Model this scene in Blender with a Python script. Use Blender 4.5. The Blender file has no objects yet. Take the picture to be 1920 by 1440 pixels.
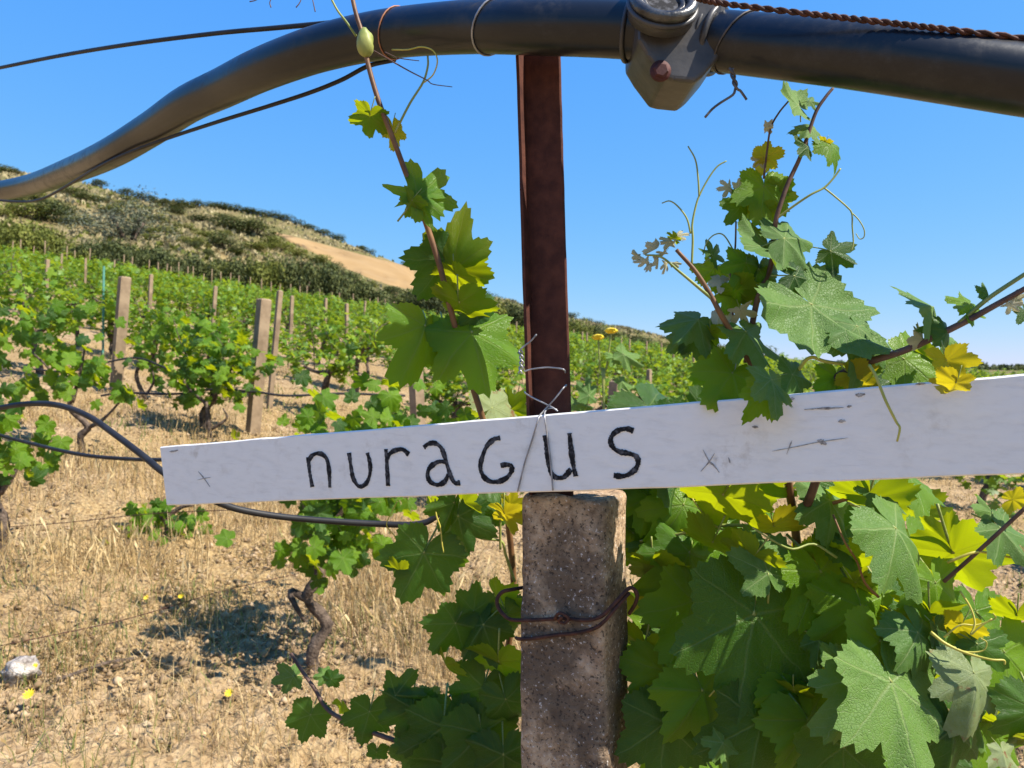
import bpy, math, random
import numpy as np
from mathutils import Vector, Matrix, Quaternion
random.seed(7); rng = np.random.default_rng(7)
R = math.radians
sc = bpy.context.scene
C = sc.collection
CAMH = 1.40

# ---------------------------------------------------------------- camera, sky, sun, exposure
cam_d = bpy.data.cameras.new('camera'); cam = bpy.data.objects.new('camera', cam_d); C.objects.link(cam)
cam.location = (0, 0, CAMH); cam.rotation_euler = (R(90), 0, 0)
cam_d.sensor_width = 36; cam_d.lens = 27.0; cam_d.shift_y = -30 / 1920
cam_d.clip_start = 0.02; cam_d.clip_end = 20000
cam_d.dof.use_dof = True; cam_d.dof.focus_distance = 0.72; cam_d.dof.aperture_fstop = 16
sc.camera = cam
SUN_EL = 50.0
SUN_AZ = 109.0           # clockwise from +Y (the camera's forward): from the right
world = bpy.data.worlds.new('World'); sc.world = world; world.use_nodes = True
wn = world.node_tree.nodes; wl = world.node_tree.links
for n in list(wn): wn.remove(n)
w_out = wn.new('ShaderNodeOutputWorld'); w_bg = wn.new('ShaderNodeBackground')
w_sky = wn.new('ShaderNodeTexSky'); w_sky.sky_type = 'NISHITA'; w_sky.sun_disc = False
w_sky.sun_elevation = R(SUN_EL); w_sky.sun_rotation = R(SUN_AZ)
w_sky.altitude = 200; w_sky.air_density = 0.8; w_sky.dust_density = 0.05; w_sky.ozone_density = 3.0
EXPO = 1.0; SKYF = 0.15 * 2 ** EXPO
w_sep = wn.new('ShaderNodeSeparateColor'); w_com = wn.new('ShaderNodeCombineColor'); wl.new(w_sky.outputs[0], w_sep.inputs[0])
for ch_, (gam, sca) in enumerate(((.92, .345), (.46, .545), (.32, 1.22))):      # one tone curve per channel over the whole sky: a deep clear blue
    a_ = wn.new('ShaderNodeMath'); a_.operation = 'MULTIPLY'; a_.inputs[1].default_value = SKYF; wl.new(w_sep.outputs[ch_], a_.inputs[0])
    b_ = wn.new('ShaderNodeMath'); b_.operation = 'POWER'; b_.inputs[1].default_value = gam; wl.new(a_.outputs[0], b_.inputs[0])
    c_ = wn.new('ShaderNodeMath'); c_.operation = 'MULTIPLY'; c_.inputs[1].default_value = sca / SKYF; wl.new(b_.outputs[0], c_.inputs[0])
    d_ = wn.new('ShaderNodeMath'); d_.operation = 'MINIMUM'; d_.inputs[1].default_value = 1.0 / SKYF; wl.new(c_.outputs[0], d_.inputs[0])
    wl.new(d_.outputs[0], w_com.inputs[ch_])
wl.new(w_com.outputs[0], w_bg.inputs[0])
w_bg.inputs[1].default_value = 0.15
wl.new(w_bg.outputs[0], w_out.inputs[0])
sl = bpy.data.lights.new('sun', 'SUN'); sl.energy = 5.0; sl.angle = R(0.53); sl.color = (1.0, 0.93, 0.82)
sun = bpy.data.objects.new('sun', sl); C.objects.link(sun)
sdir = Vector((math.sin(R(SUN_AZ)) * math.cos(R(SUN_EL)), math.cos(R(SUN_AZ)) * math.cos(R(SUN_EL)), math.sin(R(SUN_EL))))
sun.rotation_euler = sdir.to_track_quat('Z', 'Y').to_euler(); sun.location = sdir * 30
sc.view_settings.view_transform = 'Standard'; sc.view_settings.look = 'None'
sc.view_settings.exposure = EXPO; sc.view_settings.gamma = 1.0
sc.render.engine = 'CYCLES'; sc.cycles.use_denoising = True
sc.cycles.max_bounces = 8; sc.cycles.transparent_max_bounces = 8

# ---------------------------------------------------------------- helpers
def P(px, py, d):
    """photograph pixel (1920 x 1440) at d metres in front of the camera -> world point"""
    return Vector(((px - 960) / 1440 * d, d, CAMH - (py - 690) / 1440 * d))

def link(o, parent=None):
    C.objects.link(o)
    if parent is not None: o.parent = parent
    return o

def mesh(name, v, f, mats, smooth=True, mi=None):
    me = bpy.data.meshes.new(name); me.from_pydata([tuple(p) for p in v], [], [tuple(q) for q in f])
    for m in (mats if isinstance(mats, (list, tuple)) else [mats]): me.materials.append(m)
    if smooth: me.polygons.foreach_set('use_smooth', [True] * len(me.polygons))
    if mi is not None: me.polygons.foreach_set('material_index', mi)
    me.update(); return me

def mesh_np(name, V, F, mats, smooth=False, col=None, mi=None):
    """V (n,3); F (m,k) constant k"""
    me = bpy.data.meshes.new(name); V = np.asarray(V, np.float32); F = np.asarray(F, np.int32); k = F.shape[1]
    me.vertices.add(len(V)); me.vertices.foreach_set('co', V.ravel())
    me.loops.add(F.size); me.loops.foreach_set('vertex_index', F.ravel())
    me.polygons.add(len(F)); me.polygons.foreach_set('loop_start', np.arange(0, F.size, k, dtype=np.int32))
    for m in (mats if isinstance(mats, (list, tuple)) else [mats]): me.materials.append(m)
    if smooth: me.polygons.foreach_set('use_smooth', np.ones(len(F), bool))
    if mi is not None: me.polygons.foreach_set('material_index', np.asarray(mi, np.int32))
    if col is not None:
        a = me.attributes.new('tint', 'FLOAT', 'POINT'); a.data.foreach_set('value', np.asarray(col, np.float32))
    me.update(calc_edges=True); return me

def tag(o, label=None, cat=None, group=None, kind=None):
    if label: o['label'] = label
    if cat: o['category'] = cat
    if group: o['group'] = group
    if kind: o['kind'] = kind
    return o

def empty(name, loc, label=None, cat=None, group=None):
    o = bpy.data.objects.new(name, None); o.location = loc; o.empty_display_size = .05; link(o)
    return tag(o, label, cat, group)

def obj(name, me, parent=None, loc=None):
    """me is in world coordinates; keep it so under the parent"""
    o = bpy.data.objects.new(name, me); link(o, parent)
    if parent is not None: o.location = -Vector(parent.location) if loc is None else loc
    elif loc is not None: o.location = loc
    return o

def catmull(pts, n=6):
    pts = [Vector(p) for p in pts]
    if len(pts) < 3: return [pts[0].lerp(pts[-1], i / n) for i in range(n + 1)]
    q = [pts[0] * 2 - pts[1]] + pts + [pts[-1] * 2 - pts[-2]]; out = []
    for i in range(1, len(q) - 2):
        p0, p1, p2, p3 = q[i - 1:i + 3]
        for j in range(n):
            t = j / n
            out.append(.5 * ((2 * p1) + (p2 - p0) * t + (2 * p0 - 5 * p1 + 4 * p2 - p3) * t * t + (3 * p1 - p0 - 3 * p2 + p3) * t ** 3))
    out.append(pts[-1]); return out

def tube_data(pts, rad, seg=8, base=0, flat=1.0, knob=0.0, rs=None):
    """swept tube; rad a list (one per point) or number"""
    n = len(pts); V = []; F = []
    if not hasattr(rad, '__len__'): rad = [rad] * n
    T = [(pts[min(i + 1, n - 1)] - pts[max(i - 1, 0)]).normalized() for i in range(n)]
    u = T[0].orthogonal().normalized()
    for i in range(n):
        u = (u - T[i] * u.dot(T[i])).normalized(); w = T[i].cross(u)
        for k in range(seg):
            a = 2 * math.pi * k / seg; r = rad[i]
            if knob and rs: r *= 1 + knob * (rs.random() - .5) * 2
            V.append(pts[i] + u * math.cos(a) * r + w * math.sin(a) * r * flat)
    for i in range(n - 1):
        for k in range(seg):
            k2 = (k + 1) % seg
            F.append((base + i * seg + k, base + i * seg + k2, base + (i + 1) * seg + k2, base + (i + 1) * seg + k))
    F.append(tuple(base + k for k in reversed(range(seg)))); F.append(tuple(base + (n - 1) * seg + k for k in range(seg)))
    return V, F

def tube(name, pts, r0, r1, mat, parent=None, seg=8, n=6, smooth=True, knob=0.0):
    q = catmull(pts, n); m = len(q)
    rad = [r0 + (r1 - r0) * i / (m - 1) for i in range(m)]
    V, F = tube_data(q, rad, seg, knob=knob, rs=random)
    return obj(name, mesh(name, V, F, mat, smooth), parent)

def box_data(lo, hi, base=0):
    x0, y0, z0 = lo; x1, y1, z1 = hi
    V = [(x0, y0, z0), (x1, y0, z0), (x1, y1, z0), (x0, y1, z0), (x0, y0, z1), (x1, y0, z1), (x1, y1, z1), (x0, y1, z1)]
    F = [(0, 3, 2, 1), (4, 5, 6, 7), (0, 1, 5, 4), (1, 2, 6, 5), (2, 3, 7, 6), (3, 0, 4, 7)]
    return V, [tuple(base + i for i in f) for f in F]

def hash2(ix, iy, s):
    h = (ix * 374761393 + iy * 668265263 + s * 1442695041) & 0xffffffff
    h = ((h ^ (h >> 13)) * 1274126177) & 0xffffffff
    return ((h ^ (h >> 16)) & 0xffff) / 65535.0

def vnoise(x, y, s=0):
    x = np.asarray(x, float); y = np.asarray(y, float)
    ix = np.floor(x).astype(np.int64); iy = np.floor(y).astype(np.int64); fx = x - ix; fy = y - iy
    fx = fx * fx * (3 - 2 * fx); fy = fy * fy * (3 - 2 * fy)
    a = hash2(ix, iy, s); b = hash2(ix + 1, iy, s); c = hash2(ix, iy + 1, s); d = hash2(ix + 1, iy + 1, s)
    return (a * (1 - fx) + b * fx) * (1 - fy) + (c * (1 - fx) + d * fx) * fy - .5

# ---------------------------------------------------------------- materials
def newmat(name):
    m = bpy.data.materials.new(name); m.use_nodes = True
    nt = m.node_tree; nt.nodes.clear()
    out = nt.nodes.new('ShaderNodeOutputMaterial')
    return m, nt.nodes, nt.links, out

def N(nodes, t, **kw):
    n = nodes.new(t)
    for k, v in kw.items():
        if k.startswith('i_'): n.inputs[k[2:].replace('_', ' ')].default_value = v
        else: setattr(n, k, v)
    return n

def M(nodes, links, op, a, b=None, c=None, clamp=False):
    n = nodes.new('ShaderNodeMath'); n.operation = op; n.use_clamp = clamp
    for i, v in enumerate((a, b, c)):
        if v is None: continue
        if isinstance(v, (int, float)): n.inputs[i].default_value = v
        else: links.new(v, n.inputs[i])
    return n.outputs[0]

def mixc(nodes, links, fac, a, b, blend='MIX'):
    n = nodes.new('ShaderNodeMix'); n.data_type = 'RGBA'; n.blend_type = blend
    for sock, v in ((n.inputs[0], fac), (n.inputs[6], a), (n.inputs[7], b)):
        if isinstance(v, (int, float)): sock.default_value = v
        elif isinstance(v, tuple): sock.default_value = (*v, 1) if len(v) == 3 else v
        else: links.new(v, sock)
    return n.outputs[2]

def ramp(nodes, links, fac, stops):
    r = nodes.new('ShaderNodeValToRGB'); e = r.color_ramp.elements
    while len(e) < len(stops): e.new(.5)
    for el, (p, c) in zip(e, stops):
        el.position = p; el.color = (*c, 1) if len(c) == 3 else c
    links.new(fac, r.inputs[0]); return r.outputs[0]

def noise(nodes, links, vec, scale, detail=4, rough=.55):
    n = nodes.new('ShaderNodeTexNoise'); n.inputs['Scale'].default_value = scale
    n.inputs['Detail'].default_value = detail; n.inputs['Roughness'].default_value = rough
    if vec is not None: links.new(vec, n.inputs['Vector'])
    return n.outputs[0]

def pbsdf(nodes, links, out, col, rough=.7, spec=.3, bump=None, bs=.3, bd=.01, metal=0):
    b = nodes.new('ShaderNodeBsdfPrincipled')
    if isinstance(col, tuple): b.inputs['Base Color'].default_value = (*col, 1)
    else: links.new(col, b.inputs['Base Color'])
    if isinstance(rough, (int, float)): b.inputs['Roughness'].default_value = rough
    else: links.new(rough, b.inputs['Roughness'])
    b.inputs['Specular IOR Level'].default_value = spec; b.inputs['Metallic'].default_value = metal
    if bump is not None:
        n = nodes.new('ShaderNodeBump'); n.inputs['Strength'].default_value = bs; n.inputs['Distance'].default_value = bd
        links.new(bump, n.inputs['Height']); links.new(n.outputs[0], b.inputs['Normal'])
    if out is not None: links.new(b.outputs[0], out.inputs[0])
    return b

def simple(name, c0, c1, scale, rough=.7, spec=.3, bs=.3, bd=.003, metal=0, coord='Object', detail=5, lo=.35, hi=.65):
    m, nd, ln, out = newmat(name)
    tc = nd.new('ShaderNodeTexCoord').outputs[coord]
    f = noise(nd, ln, tc, scale, detail)
    col = ramp(nd, ln, f, [(lo, c0), (hi, c1)])
    f2 = noise(nd, ln, tc, scale * 4, 4)
    pbsdf(nd, ln, out, col, rough, spec, f2, bs, bd, metal); return m

def leaf_mat(name, c0, c1, trans, vein, tfac=.42, rough=.42, brown=0.0, under=None, painted_sheen=0.0):
    """two-sided leaf: uv = (distance along its main vein, distance across it)"""
    m, nd, ln, out = newmat(name)
    uv = nd.new('ShaderNodeUVMap'); sep = nd.new('ShaderNodeSeparateXYZ'); ln.new(uv.outputs[0], sep.inputs[0])
    s, t = sep.outputs[0], sep.outputs[1]
    tc = nd.new('ShaderNodeTexCoord').outputs['Object']
    oi = nd.new('ShaderNodeObjectInfo')
    mapn = nd.new('ShaderNodeVectorMath'); mapn.operation = 'ADD'
    comb = nd.new('ShaderNodeCombineXYZ'); ln.new(M(nd, ln, 'MULTIPLY', oi.outputs['Random'], 37.0), comb.inputs[2])
    ln.new(tc, mapn.inputs[0]); ln.new(comb.outputs[0], mapn.inputs[1]); vec = mapn.outputs[0]
    wob = M(nd, ln, 'MULTIPLY', M(nd, ln, 'SUBTRACT', noise(nd, ln, vec, 4, 3), .5), .16)
    bend = M(nd, ln, 'MULTIPLY', M(nd, ln, 'MULTIPLY', M(nd, ln, 'SUBTRACT', noise(nd, ln, vec, 2.4, 2), .5), s), .22)
    at = M(nd, ln, 'ABSOLUTE', M(nd, ln, 'ADD', t, bend))
    w = M(nd, ln, 'MAXIMUM', M(nd, ln, 'MULTIPLY_ADD', s, -.020, .026), .005)
    main = M(nd, ln, 'SUBTRACT', 1.0, M(nd, ln, 'DIVIDE', at, w), clamp=True)
    ph = M(nd, ln, 'FRACT', M(nd, ln, 'MULTIPLY', M(nd, ln, 'ADD', M(nd, ln, 'SUBTRACT', s, M(nd, ln, 'MULTIPLY', at, .85)), wob), 6.5))
    tri = M(nd, ln, 'MULTIPLY', M(nd, ln, 'ABSOLUTE', M(nd, ln, 'SUBTRACT', ph, .5)), 2.0)
    sec = M(nd, ln, 'MULTIPLY', M(nd, ln, 'SUBTRACT', tri, .90), 10.0, clamp=True)
    vor = nd.new('ShaderNodeTexVoronoi'); vor.feature = 'DISTANCE_TO_EDGE'; vor.inputs['Scale'].default_value = 30
    ln.new(vec, vor.inputs['Vector'])
    ter = M(nd, ln, 'SUBTRACT', 1.0, M(nd, ln, 'MULTIPLY', vor.outputs['Distance'], 14.0), clamp=True)
    v = M(nd, ln, 'MAXIMUM', main, M(nd, ln, 'MULTIPLY', sec, .55))
    v = M(nd, ln, 'MAXIMUM', v, M(nd, ln, 'MULTIPLY', ter, .13))
    f = noise(nd, ln, vec, 3.0, 5, .6)
    fr = M(nd, ln, 'ADD', M(nd, ln, 'MULTIPLY', f, .8), M(nd, ln, 'MULTIPLY_ADD', oi.outputs['Random'], .5, -.15))
    col = ramp(nd, ln, fr, [(.30, c0), (.75, c1)])
    if painted_sheen:  # pale blotches: sun sheen on the leaf, painted into its colour
        col = mixc(nd, ln, M(nd, ln, 'MULTIPLY', M(nd, ln, 'MULTIPLY', M(nd, ln, 'SUBTRACT', noise(nd, ln, vec, 9, 6, .75), .42), 4.0, clamp=True), painted_sheen), col, (.28, .36, .20))
    if brown:
        bf = M(nd, ln, 'MULTIPLY', M(nd, ln, 'SUBTRACT', noise(nd, ln, vec, 2.6, 4, .6), 1 - brown), 12.0, clamp=True)
        col = mixc(nd, ln, bf, col, (.22, .10, .04))
    if under is not None:
        geo = nd.new('ShaderNodeNewGeometry')
        col = mixc(nd, ln, M(nd, ln, 'MULTIPLY', geo.outputs['Backfacing'], .75), col, under)
    colv = mixc(nd, ln, M(nd, ln, 'MULTIPLY', v, .65), col, vein)
    hgt = M(nd, ln, 'ADD', M(nd, ln, 'MULTIPLY', v, -1.0), M(nd, ln, 'MINIMUM', M(nd, ln, 'MULTIPLY', vor.outputs['Distance'], 4.0), .5))
    b = pbsdf(nd, ln, None, colv, rough, .26, hgt, .35, .010)
    tr = nd.new('ShaderNodeBsdfTranslucent')
    tcol = mixc(nd, ln, M(nd, ln, 'MULTIPLY', v, .45), mixc(nd, ln, M(nd, ln, 'MULTIPLY', f, .5), trans, tuple(c * .6 for c in trans)), tuple(c * .45 for c in trans))
    if brown: tcol = mixc(nd, ln, bf, tcol, (.18, .07, .02))
    ln.new(tcol, tr.inputs[0])
    mx = nd.new('ShaderNodeMixShader'); mx.inputs[0].default_value = tfac
    ln.new(b.outputs[0], mx.inputs[1]); ln.new(tr.outputs[0], mx.inputs[2]); ln.new(mx.outputs[0], out.inputs[0])
    return m

def tint_mat(name, c0, c1, c2, rough=.6, trans=None, tfac=.35, spec=.25):
    """per-vertex 'tint' 0..1 picks the colour of each blade or leaf"""
    m, nd, ln, out = newmat(name)
    at = nd.new('ShaderNodeAttribute'); at.attribute_name = 'tint'
    oi = nd.new('ShaderNodeObjectInfo')
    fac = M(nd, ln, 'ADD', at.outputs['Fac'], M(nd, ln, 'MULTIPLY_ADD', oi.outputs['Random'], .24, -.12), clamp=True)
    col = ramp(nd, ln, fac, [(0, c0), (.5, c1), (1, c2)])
    b = pbsdf(nd, ln, None, col, rough, spec)
    if trans is None: ln.new(b.outputs[0], out.inputs[0]); return m
    tr = nd.new('ShaderNodeBsdfTranslucent')
    ln.new(mixc(nd, ln, 1.0, col, trans, 'MULTIPLY') if len(trans) == 4 else mixc(nd, ln, .6, col, trans), tr.inputs[0])
    mx = nd.new('ShaderNodeMixShader'); mx.inputs[0].default_value = tfac
    ln.new(b.outputs[0], mx.inputs[1]); ln.new(tr.outputs[0], mx.inputs[2]); ln.new(mx.outputs[0], out.inputs[0]); return m

def ground_mat():
    m, nd, ln, out = newmat('dry_earth')
    tc = nd.new('ShaderNodeTexCoord').outputs['Object']
    big = noise(nd, ln, tc, .7, 4, .6); mid = noise(nd, ln, tc, 7, 5, .65); fine = noise(nd, ln, tc, 55, 4, .7)
    soil = ramp(nd, ln, mid, [(.30, (.125, .080, .044)), (.45, (.30, .205, .112)), (.66, (.445, .325, .195))])
    straw = ramp(nd, ln, fine, [(.32, (.15, .092, .040)), (.5, (.335, .225, .100)), (.68, (.45, .33, .17))])
    f = ramp(nd, ln, big, [(.38, (0, 0, 0)), (.62, (1, 1, 1))])
    col = mixc(nd, ln, f, soil, straw)
    clod_shade = ramp(nd, ln, noise(nd, ln, tc, 38, 5, .7), [(.40, (1, 1, 1)), (.46, (0, 0, 0))])
    col = mixc(nd, ln, M(nd, ln, 'MULTIPLY', clod_shade, .62), col, (.11, .062, .030))  # dark specks: tiny shadows of clods and litter, painted into the soil colour
    wv = nd.new('ShaderNodeTexVoronoi'); wv.inputs['Scale'].default_value = 45; ln.new(tc, wv.inputs['Vector'])
    h = M(nd, ln, 'ADD', M(nd, ln, 'MULTIPLY', fine, .6), M(nd, ln, 'MULTIPLY', wv.outputs['Distance'], .8))
    h = M(nd, ln, 'ADD', h, M(nd, ln, 'MULTIPLY', mid, 1.2))
    pbsdf(nd, ln, out, col, .95, .1, h, .8, .02); return m

def hill_mat():
    m, nd, ln, out = newmat('dry_hillside')
    tc = nd.new('ShaderNodeTexCoord').outputs['Object']
    a = noise(nd, ln, tc, .09, 6, .62); b = noise(nd, ln, tc, .5, 6, .7); c = noise(nd, ln, tc, 3.0, 4, .7)
    grass = ramp(nd, ln, b, [(.30, (.13, .095, .042)), (.5, (.27, .205, .095)), (.7, (.37, .285, .14))])
    scrub = ramp(nd, ln, c, [(.3, (.05, .06, .02)), (.7, (.16, .15, .05))])
    f = ramp(nd, ln, M(nd, ln, 'MULTIPLY_ADD', b, .5, M(nd, ln, 'MULTIPLY', a, .6)), [(.48, (0, 0, 0)), (.57, (1, 1, 1))])
    col = mixc(nd, ln, M(nd, ln, 'MULTIPLY', f, .8), grass, scrub)
    pbsdf(nd, ln, out, col, .95, .1, c, .8, .3); return m

def concrete_mat():
    m, nd, ln, out = newmat('weathered_concrete')
    tc = nd.new('ShaderNodeTexCoord').outputs['Object']
    a = noise(nd, ln, tc, 10, 7, .68); b = noise(nd, ln, tc, 60, 5, .7); c = noise(nd, ln, tc, 270, 3, .6); e = noise(nd, ln, tc, 6, 4, .6)
    base = ramp(nd, ln, b, [(.30, (.15, .098, .058)), (.48, (.37, .262, .165)), (.68, (.58, .445, .30))])
    warm = ramp(nd, ln, e, [(.46, (0, 0, 0)), (.62, (1, 1, 1))])
    base = mixc(nd, ln, M(nd, ln, 'MULTIPLY', warm, .5), base, (.33, .20, .12))
    lich = ramp(nd, ln, a, [(.45, (0, 0, 0)), (.58, (1, 1, 1))])
    base = mixc(nd, ln, M(nd, ln, 'MULTIPLY', lich, .85), base, (.095, .070, .050))
    sp = ramp(nd, ln, c, [(.63, (0, 0, 0)), (.68, (1, 1, 1))]); base = mixc(nd, ln, M(nd, ln, 'MULTIPLY', sp, .75), base, (.62, .58, .54))
    dk = ramp(nd, ln, c, [(.36, (1, 1, 1)), (.42, (0, 0, 0))]); base = mixc(nd, ln, M(nd, ln, 'MULTIPLY', dk, .8), base, (.035, .028, .024))
    h = M(nd, ln, 'ADD', M(nd, ln, 'MULTIPLY', b, .8), M(nd, ln, 'MULTIPLY', c, .5))
    pbsdf(nd, ln, out, base, .95, .15, h, .9, .004); return m

def paint_mat():
    m, nd, ln, out = newmat('white_painted_wood')
    tc = nd.new('ShaderNodeTexCoord').outputs['Object']
    mp = nd.new('ShaderNodeMapping'); mp.inputs['Scale'].default_value = (9, 120, 160); mp.inputs['Rotation'].default_value = (0, R(-6.5), R(26))
    ln.new(tc, mp.inputs['Vector'])
    g = noise(nd, ln, mp.outputs[0], 1.0, 5, .6); a = noise(nd, ln, tc, 12, 5, .6); d = noise(nd, ln, tc, 70, 4, .7)
    col = ramp(nd, ln, g, [(.25, (.72, .70, .66)), (.48, (.80, .78, .735)), (.75, (.83, .81, .765))])
    dirt = M(nd, ln, 'MULTIPLY', M(nd, ln, 'MULTIPLY', M(nd, ln, 'SUBTRACT', a, .56), 5.0, clamp=True), M(nd, ln, 'MULTIPLY', M(nd, ln, 'SUBTRACT', d, .46), 5.0, clamp=True))
    col = mixc(nd, ln, M(nd, ln, 'MULTIPLY', dirt, .8), col, (.40, .34, .26))
    mp2 = nd.new('ShaderNodeMapping'); mp2.inputs['Scale'].default_value = (5, 40, 210); mp2.inputs['Rotation'].default_value = (0, R(-6.5), R(26)); ln.new(tc, mp2.inputs['Vector'])
    gr = ramp(nd, ln, noise(nd, ln, mp2.outputs[0], 1.0, 6, .7), [(.60, (0, 0, 0)), (.70, (1, 1, 1))])
    col = mixc(nd, ln, M(nd, ln, 'MULTIPLY', gr, .22), col, (.45, .42, .38))
    pbsdf(nd, ln, out, col, .5, .35, g, .25, .002); return m

MAT = dict(
    ground=ground_mat(), hill=hill_mat(), concrete=concrete_mat(), paint=paint_mat(),
    field=simple('ripe_field', (.26, .165, .072), (.31, .205, .097), .25, .95, .1, .4, .1),
    post=simple('pale_concrete', (.19, .135, .085), (.32, .235, .15), 9, .9, .15, .4, .004),
    greenpost=simple('green_painted_steel', (.06, .20, .15), (.10, .28, .22), 9, .6, .3, .2),
    bark=simple('vine_bark', (.045, .033, .026), (.17, .125, .095), 30, .95, .1, .9, .01),
    rust=simple('rusted_steel', (.050, .017, .012), (.092, .032, .020), 70, .8, .2, .5, .001),
    rustwire=simple('rusty_wire', (.030, .014, .011), (.095, .036, .022), 120, .8, .3, .6, .0006),
    copperwire=simple('copper_wire', (.28, .10, .05), (.42, .19, .10), 90, .5, .4, .2, .0003),
    zinc=simple('galvanised_wire', (.42, .42, .44), (.62, .62, .64), 80, .38, .5, .2, .0003, metal=.6),
    darkwire=simple('tarnished_wire', (.05, .045, .045), (.13, .11, .10), 90, .6, .4, .3, .0004),
    pipe=simple('black_polyethylene', (.005, .0065, .011), (.013, .014, .018), 14, .30, .42, .06, .001),
    hose=simple('black_rubber_hose', (.010, .010, .012), (.024, .024, .026), 30, .55, .3, .1, .0005),
    clamp=simple('grey_plastic', (.030, .030, .034), (.075, .070, .068), 35, .42, .45, .25, .001),
    bolt=simple('rusty_bolt', (.035, .014, .014), (.085, .026, .024), 60, .7, .3, .4, .0008),
    chrome=simple('worn_steel', (.03, .03, .034), (.12, .118, .115), 60, .30, .5, .6, .001, metal=.5),
    ink=simple('black_marker', (.010, .010, .012), (.11, .11, .12), 200, .75, .2, .4, .0003, lo=.48, hi=.72),
    mark=simple('dark_scuff', (.18, .16, .14), (.46, .43, .39), 260, .8, .2, .3, .0003),
    stone=simple('white_limestone', (.18, .15, .13), (.60, .54, .48), 38, .95, .1, .9, .01),
    cane=simple('red_brown_cane', (.095, .044, .022), (.215, .11, .045), 40, .5, .35, .2, .0006),
    darkcane=simple('dark_cane', (.065, .035, .026), (.15, .085, .06), 50, .6, .3, .3, .0006),
    greencane=simple('green_shoot', (.17, .22, .05), (.32, .33, .09), 40, .5, .35, .15, .0005),
    tendril=simple('yellow_tendril', (.36, .33, .05), (.52, .44, .08), 40, .45, .35, .1, .0003),
    flower=simple('yellow_petal', (.70, .46, .02), (.82, .62, .04), 60, .6, .2, .2, .001),
    bud=simple('dry_bud', (.34, .30, .15), (.50, .45, .26), 80, .8, .2, .4, .001),
)
def pipe_mat():
    m, nd, ln, out = newmat('dusty_black_polyethylene'); tc = nd.new('ShaderNodeTexCoord').outputs['Object']
    a = noise(nd, ln, tc, 16, 7, .7); b = noise(nd, ln, tc, 90, 5, .7); c = noise(nd, ln, tc, 5, 3, .5)
    f = M(nd, ln, 'MULTIPLY', M(nd, ln, 'MULTIPLY', M(nd, ln, 'SUBTRACT', a, .48), 4.0, clamp=True), M(nd, ln, 'MULTIPLY', M(nd, ln, 'SUBTRACT', b, .40), 4.0, clamp=True))
    col = mixc(nd, ln, M(nd, ln, 'MULTIPLY', f, .35), mixc(nd, ln, c, (.004, .006, .011), (.013, .014, .018)), (.11, .10, .09))
    pbsdf(nd, ln, out, col, M(nd, ln, 'ADD', M(nd, ln, 'MULTIPLY_ADD', f, .3, .26), M(nd, ln, 'MULTIPLY', b, .08)), .42, b, .10, .0008); return m
MAT['pipe'] = pipe_mat()
MAT['leaf'] = leaf_mat('vine_leaf', (.018, .064, .010), (.047, .116, .012), (.27, .44, .004), (.16, .22, .06), .30, under=(.09, .15, .05), brown=.27)
MAT['leaf_grey'] = leaf_mat('vine_leaf_front_lit', (.058, .140, .020), (.112, .212, .036), (.26, .38, .010), (.25, .32, .12), .28, .55, brown=.25, under=(.10, .16, .07), painted_sheen=.12)  # paler grey-green copy for front-lit leaves, the sunlight put into its colour
MAT['leaf_lime'] = leaf_mat('young_backlit_vine_leaf', (.085, .150, .008), (.16, .215, .012), (.50, .56, .005), (.24, .26, .05), .50, under=(.16, .20, .05))  # yellow-green of young leaves and of backlight, both put into the colour
MAT['leaf_fresh'] = leaf_mat('sunlit_vine_leaf', (.065, .170, .008), (.135, .255, .012), (.40, .58, .003), (.20, .28, .06), .44, under=(.13, .20, .06), brown=.24)  # brighter copy of the plain leaf, with sunlight put into its colour
MAT['leaf_gold'] = leaf_mat('yellow_vine_leaf', (.33, .29, .015), (.44, .36, .02), (.68, .56, .012), (.40, .34, .06), .50)
MAT['leaf_pale'] = leaf_mat('felted_young_leaf', (.42, .40, .24), (.56, .52, .36), (.44, .40, .16), (.42, .36, .20), .30, .8)
MAT['leaf_brown'] = leaf_mat('scorched_vine_leaf', (.16, .22, .07), (.26, .31, .13), (.34, .38, .05), (.30, .34, .16), .35, .5, brown=.42, painted_sheen=.5)
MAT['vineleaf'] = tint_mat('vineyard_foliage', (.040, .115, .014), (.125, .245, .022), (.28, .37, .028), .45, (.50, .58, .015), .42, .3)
MAT['scrub'] = tint_mat('scrub_foliage', (.024, .034, .010), (.062, .078, .020), (.14, .15, .040), .7, (.15, .16, .03), .15)
MAT['scrub_grey'] = tint_mat('grey_scrub_foliage', (.07, .085, .055), (.14, .155, .10), (.21, .22, .14), .8, (.14, .15, .08), .12)
MAT['scrub_olive'] = tint_mat('olive_scrub_foliage', (.055, .070, .012), (.125, .145, .022), (.22, .22, .04), .7, (.24, .24, .03), .22)
MAT['straw'] = tint_mat('dry_straw', (.19, .110, .042), (.39, .265, .110), (.60, .465, .25), .7, (.6, .45, .2), .25)
MAT['weed'] = tint_mat('green_weed', (.06, .10, .02), (.16, .19, .05), (.36, .33, .12), .6, (.30, .34, .05), .3)
MAT['clod'] = tint_mat('soil_clod', (.12, .076, .041), (.305, .21, .115), (.455, .335, .205), .95)

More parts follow.
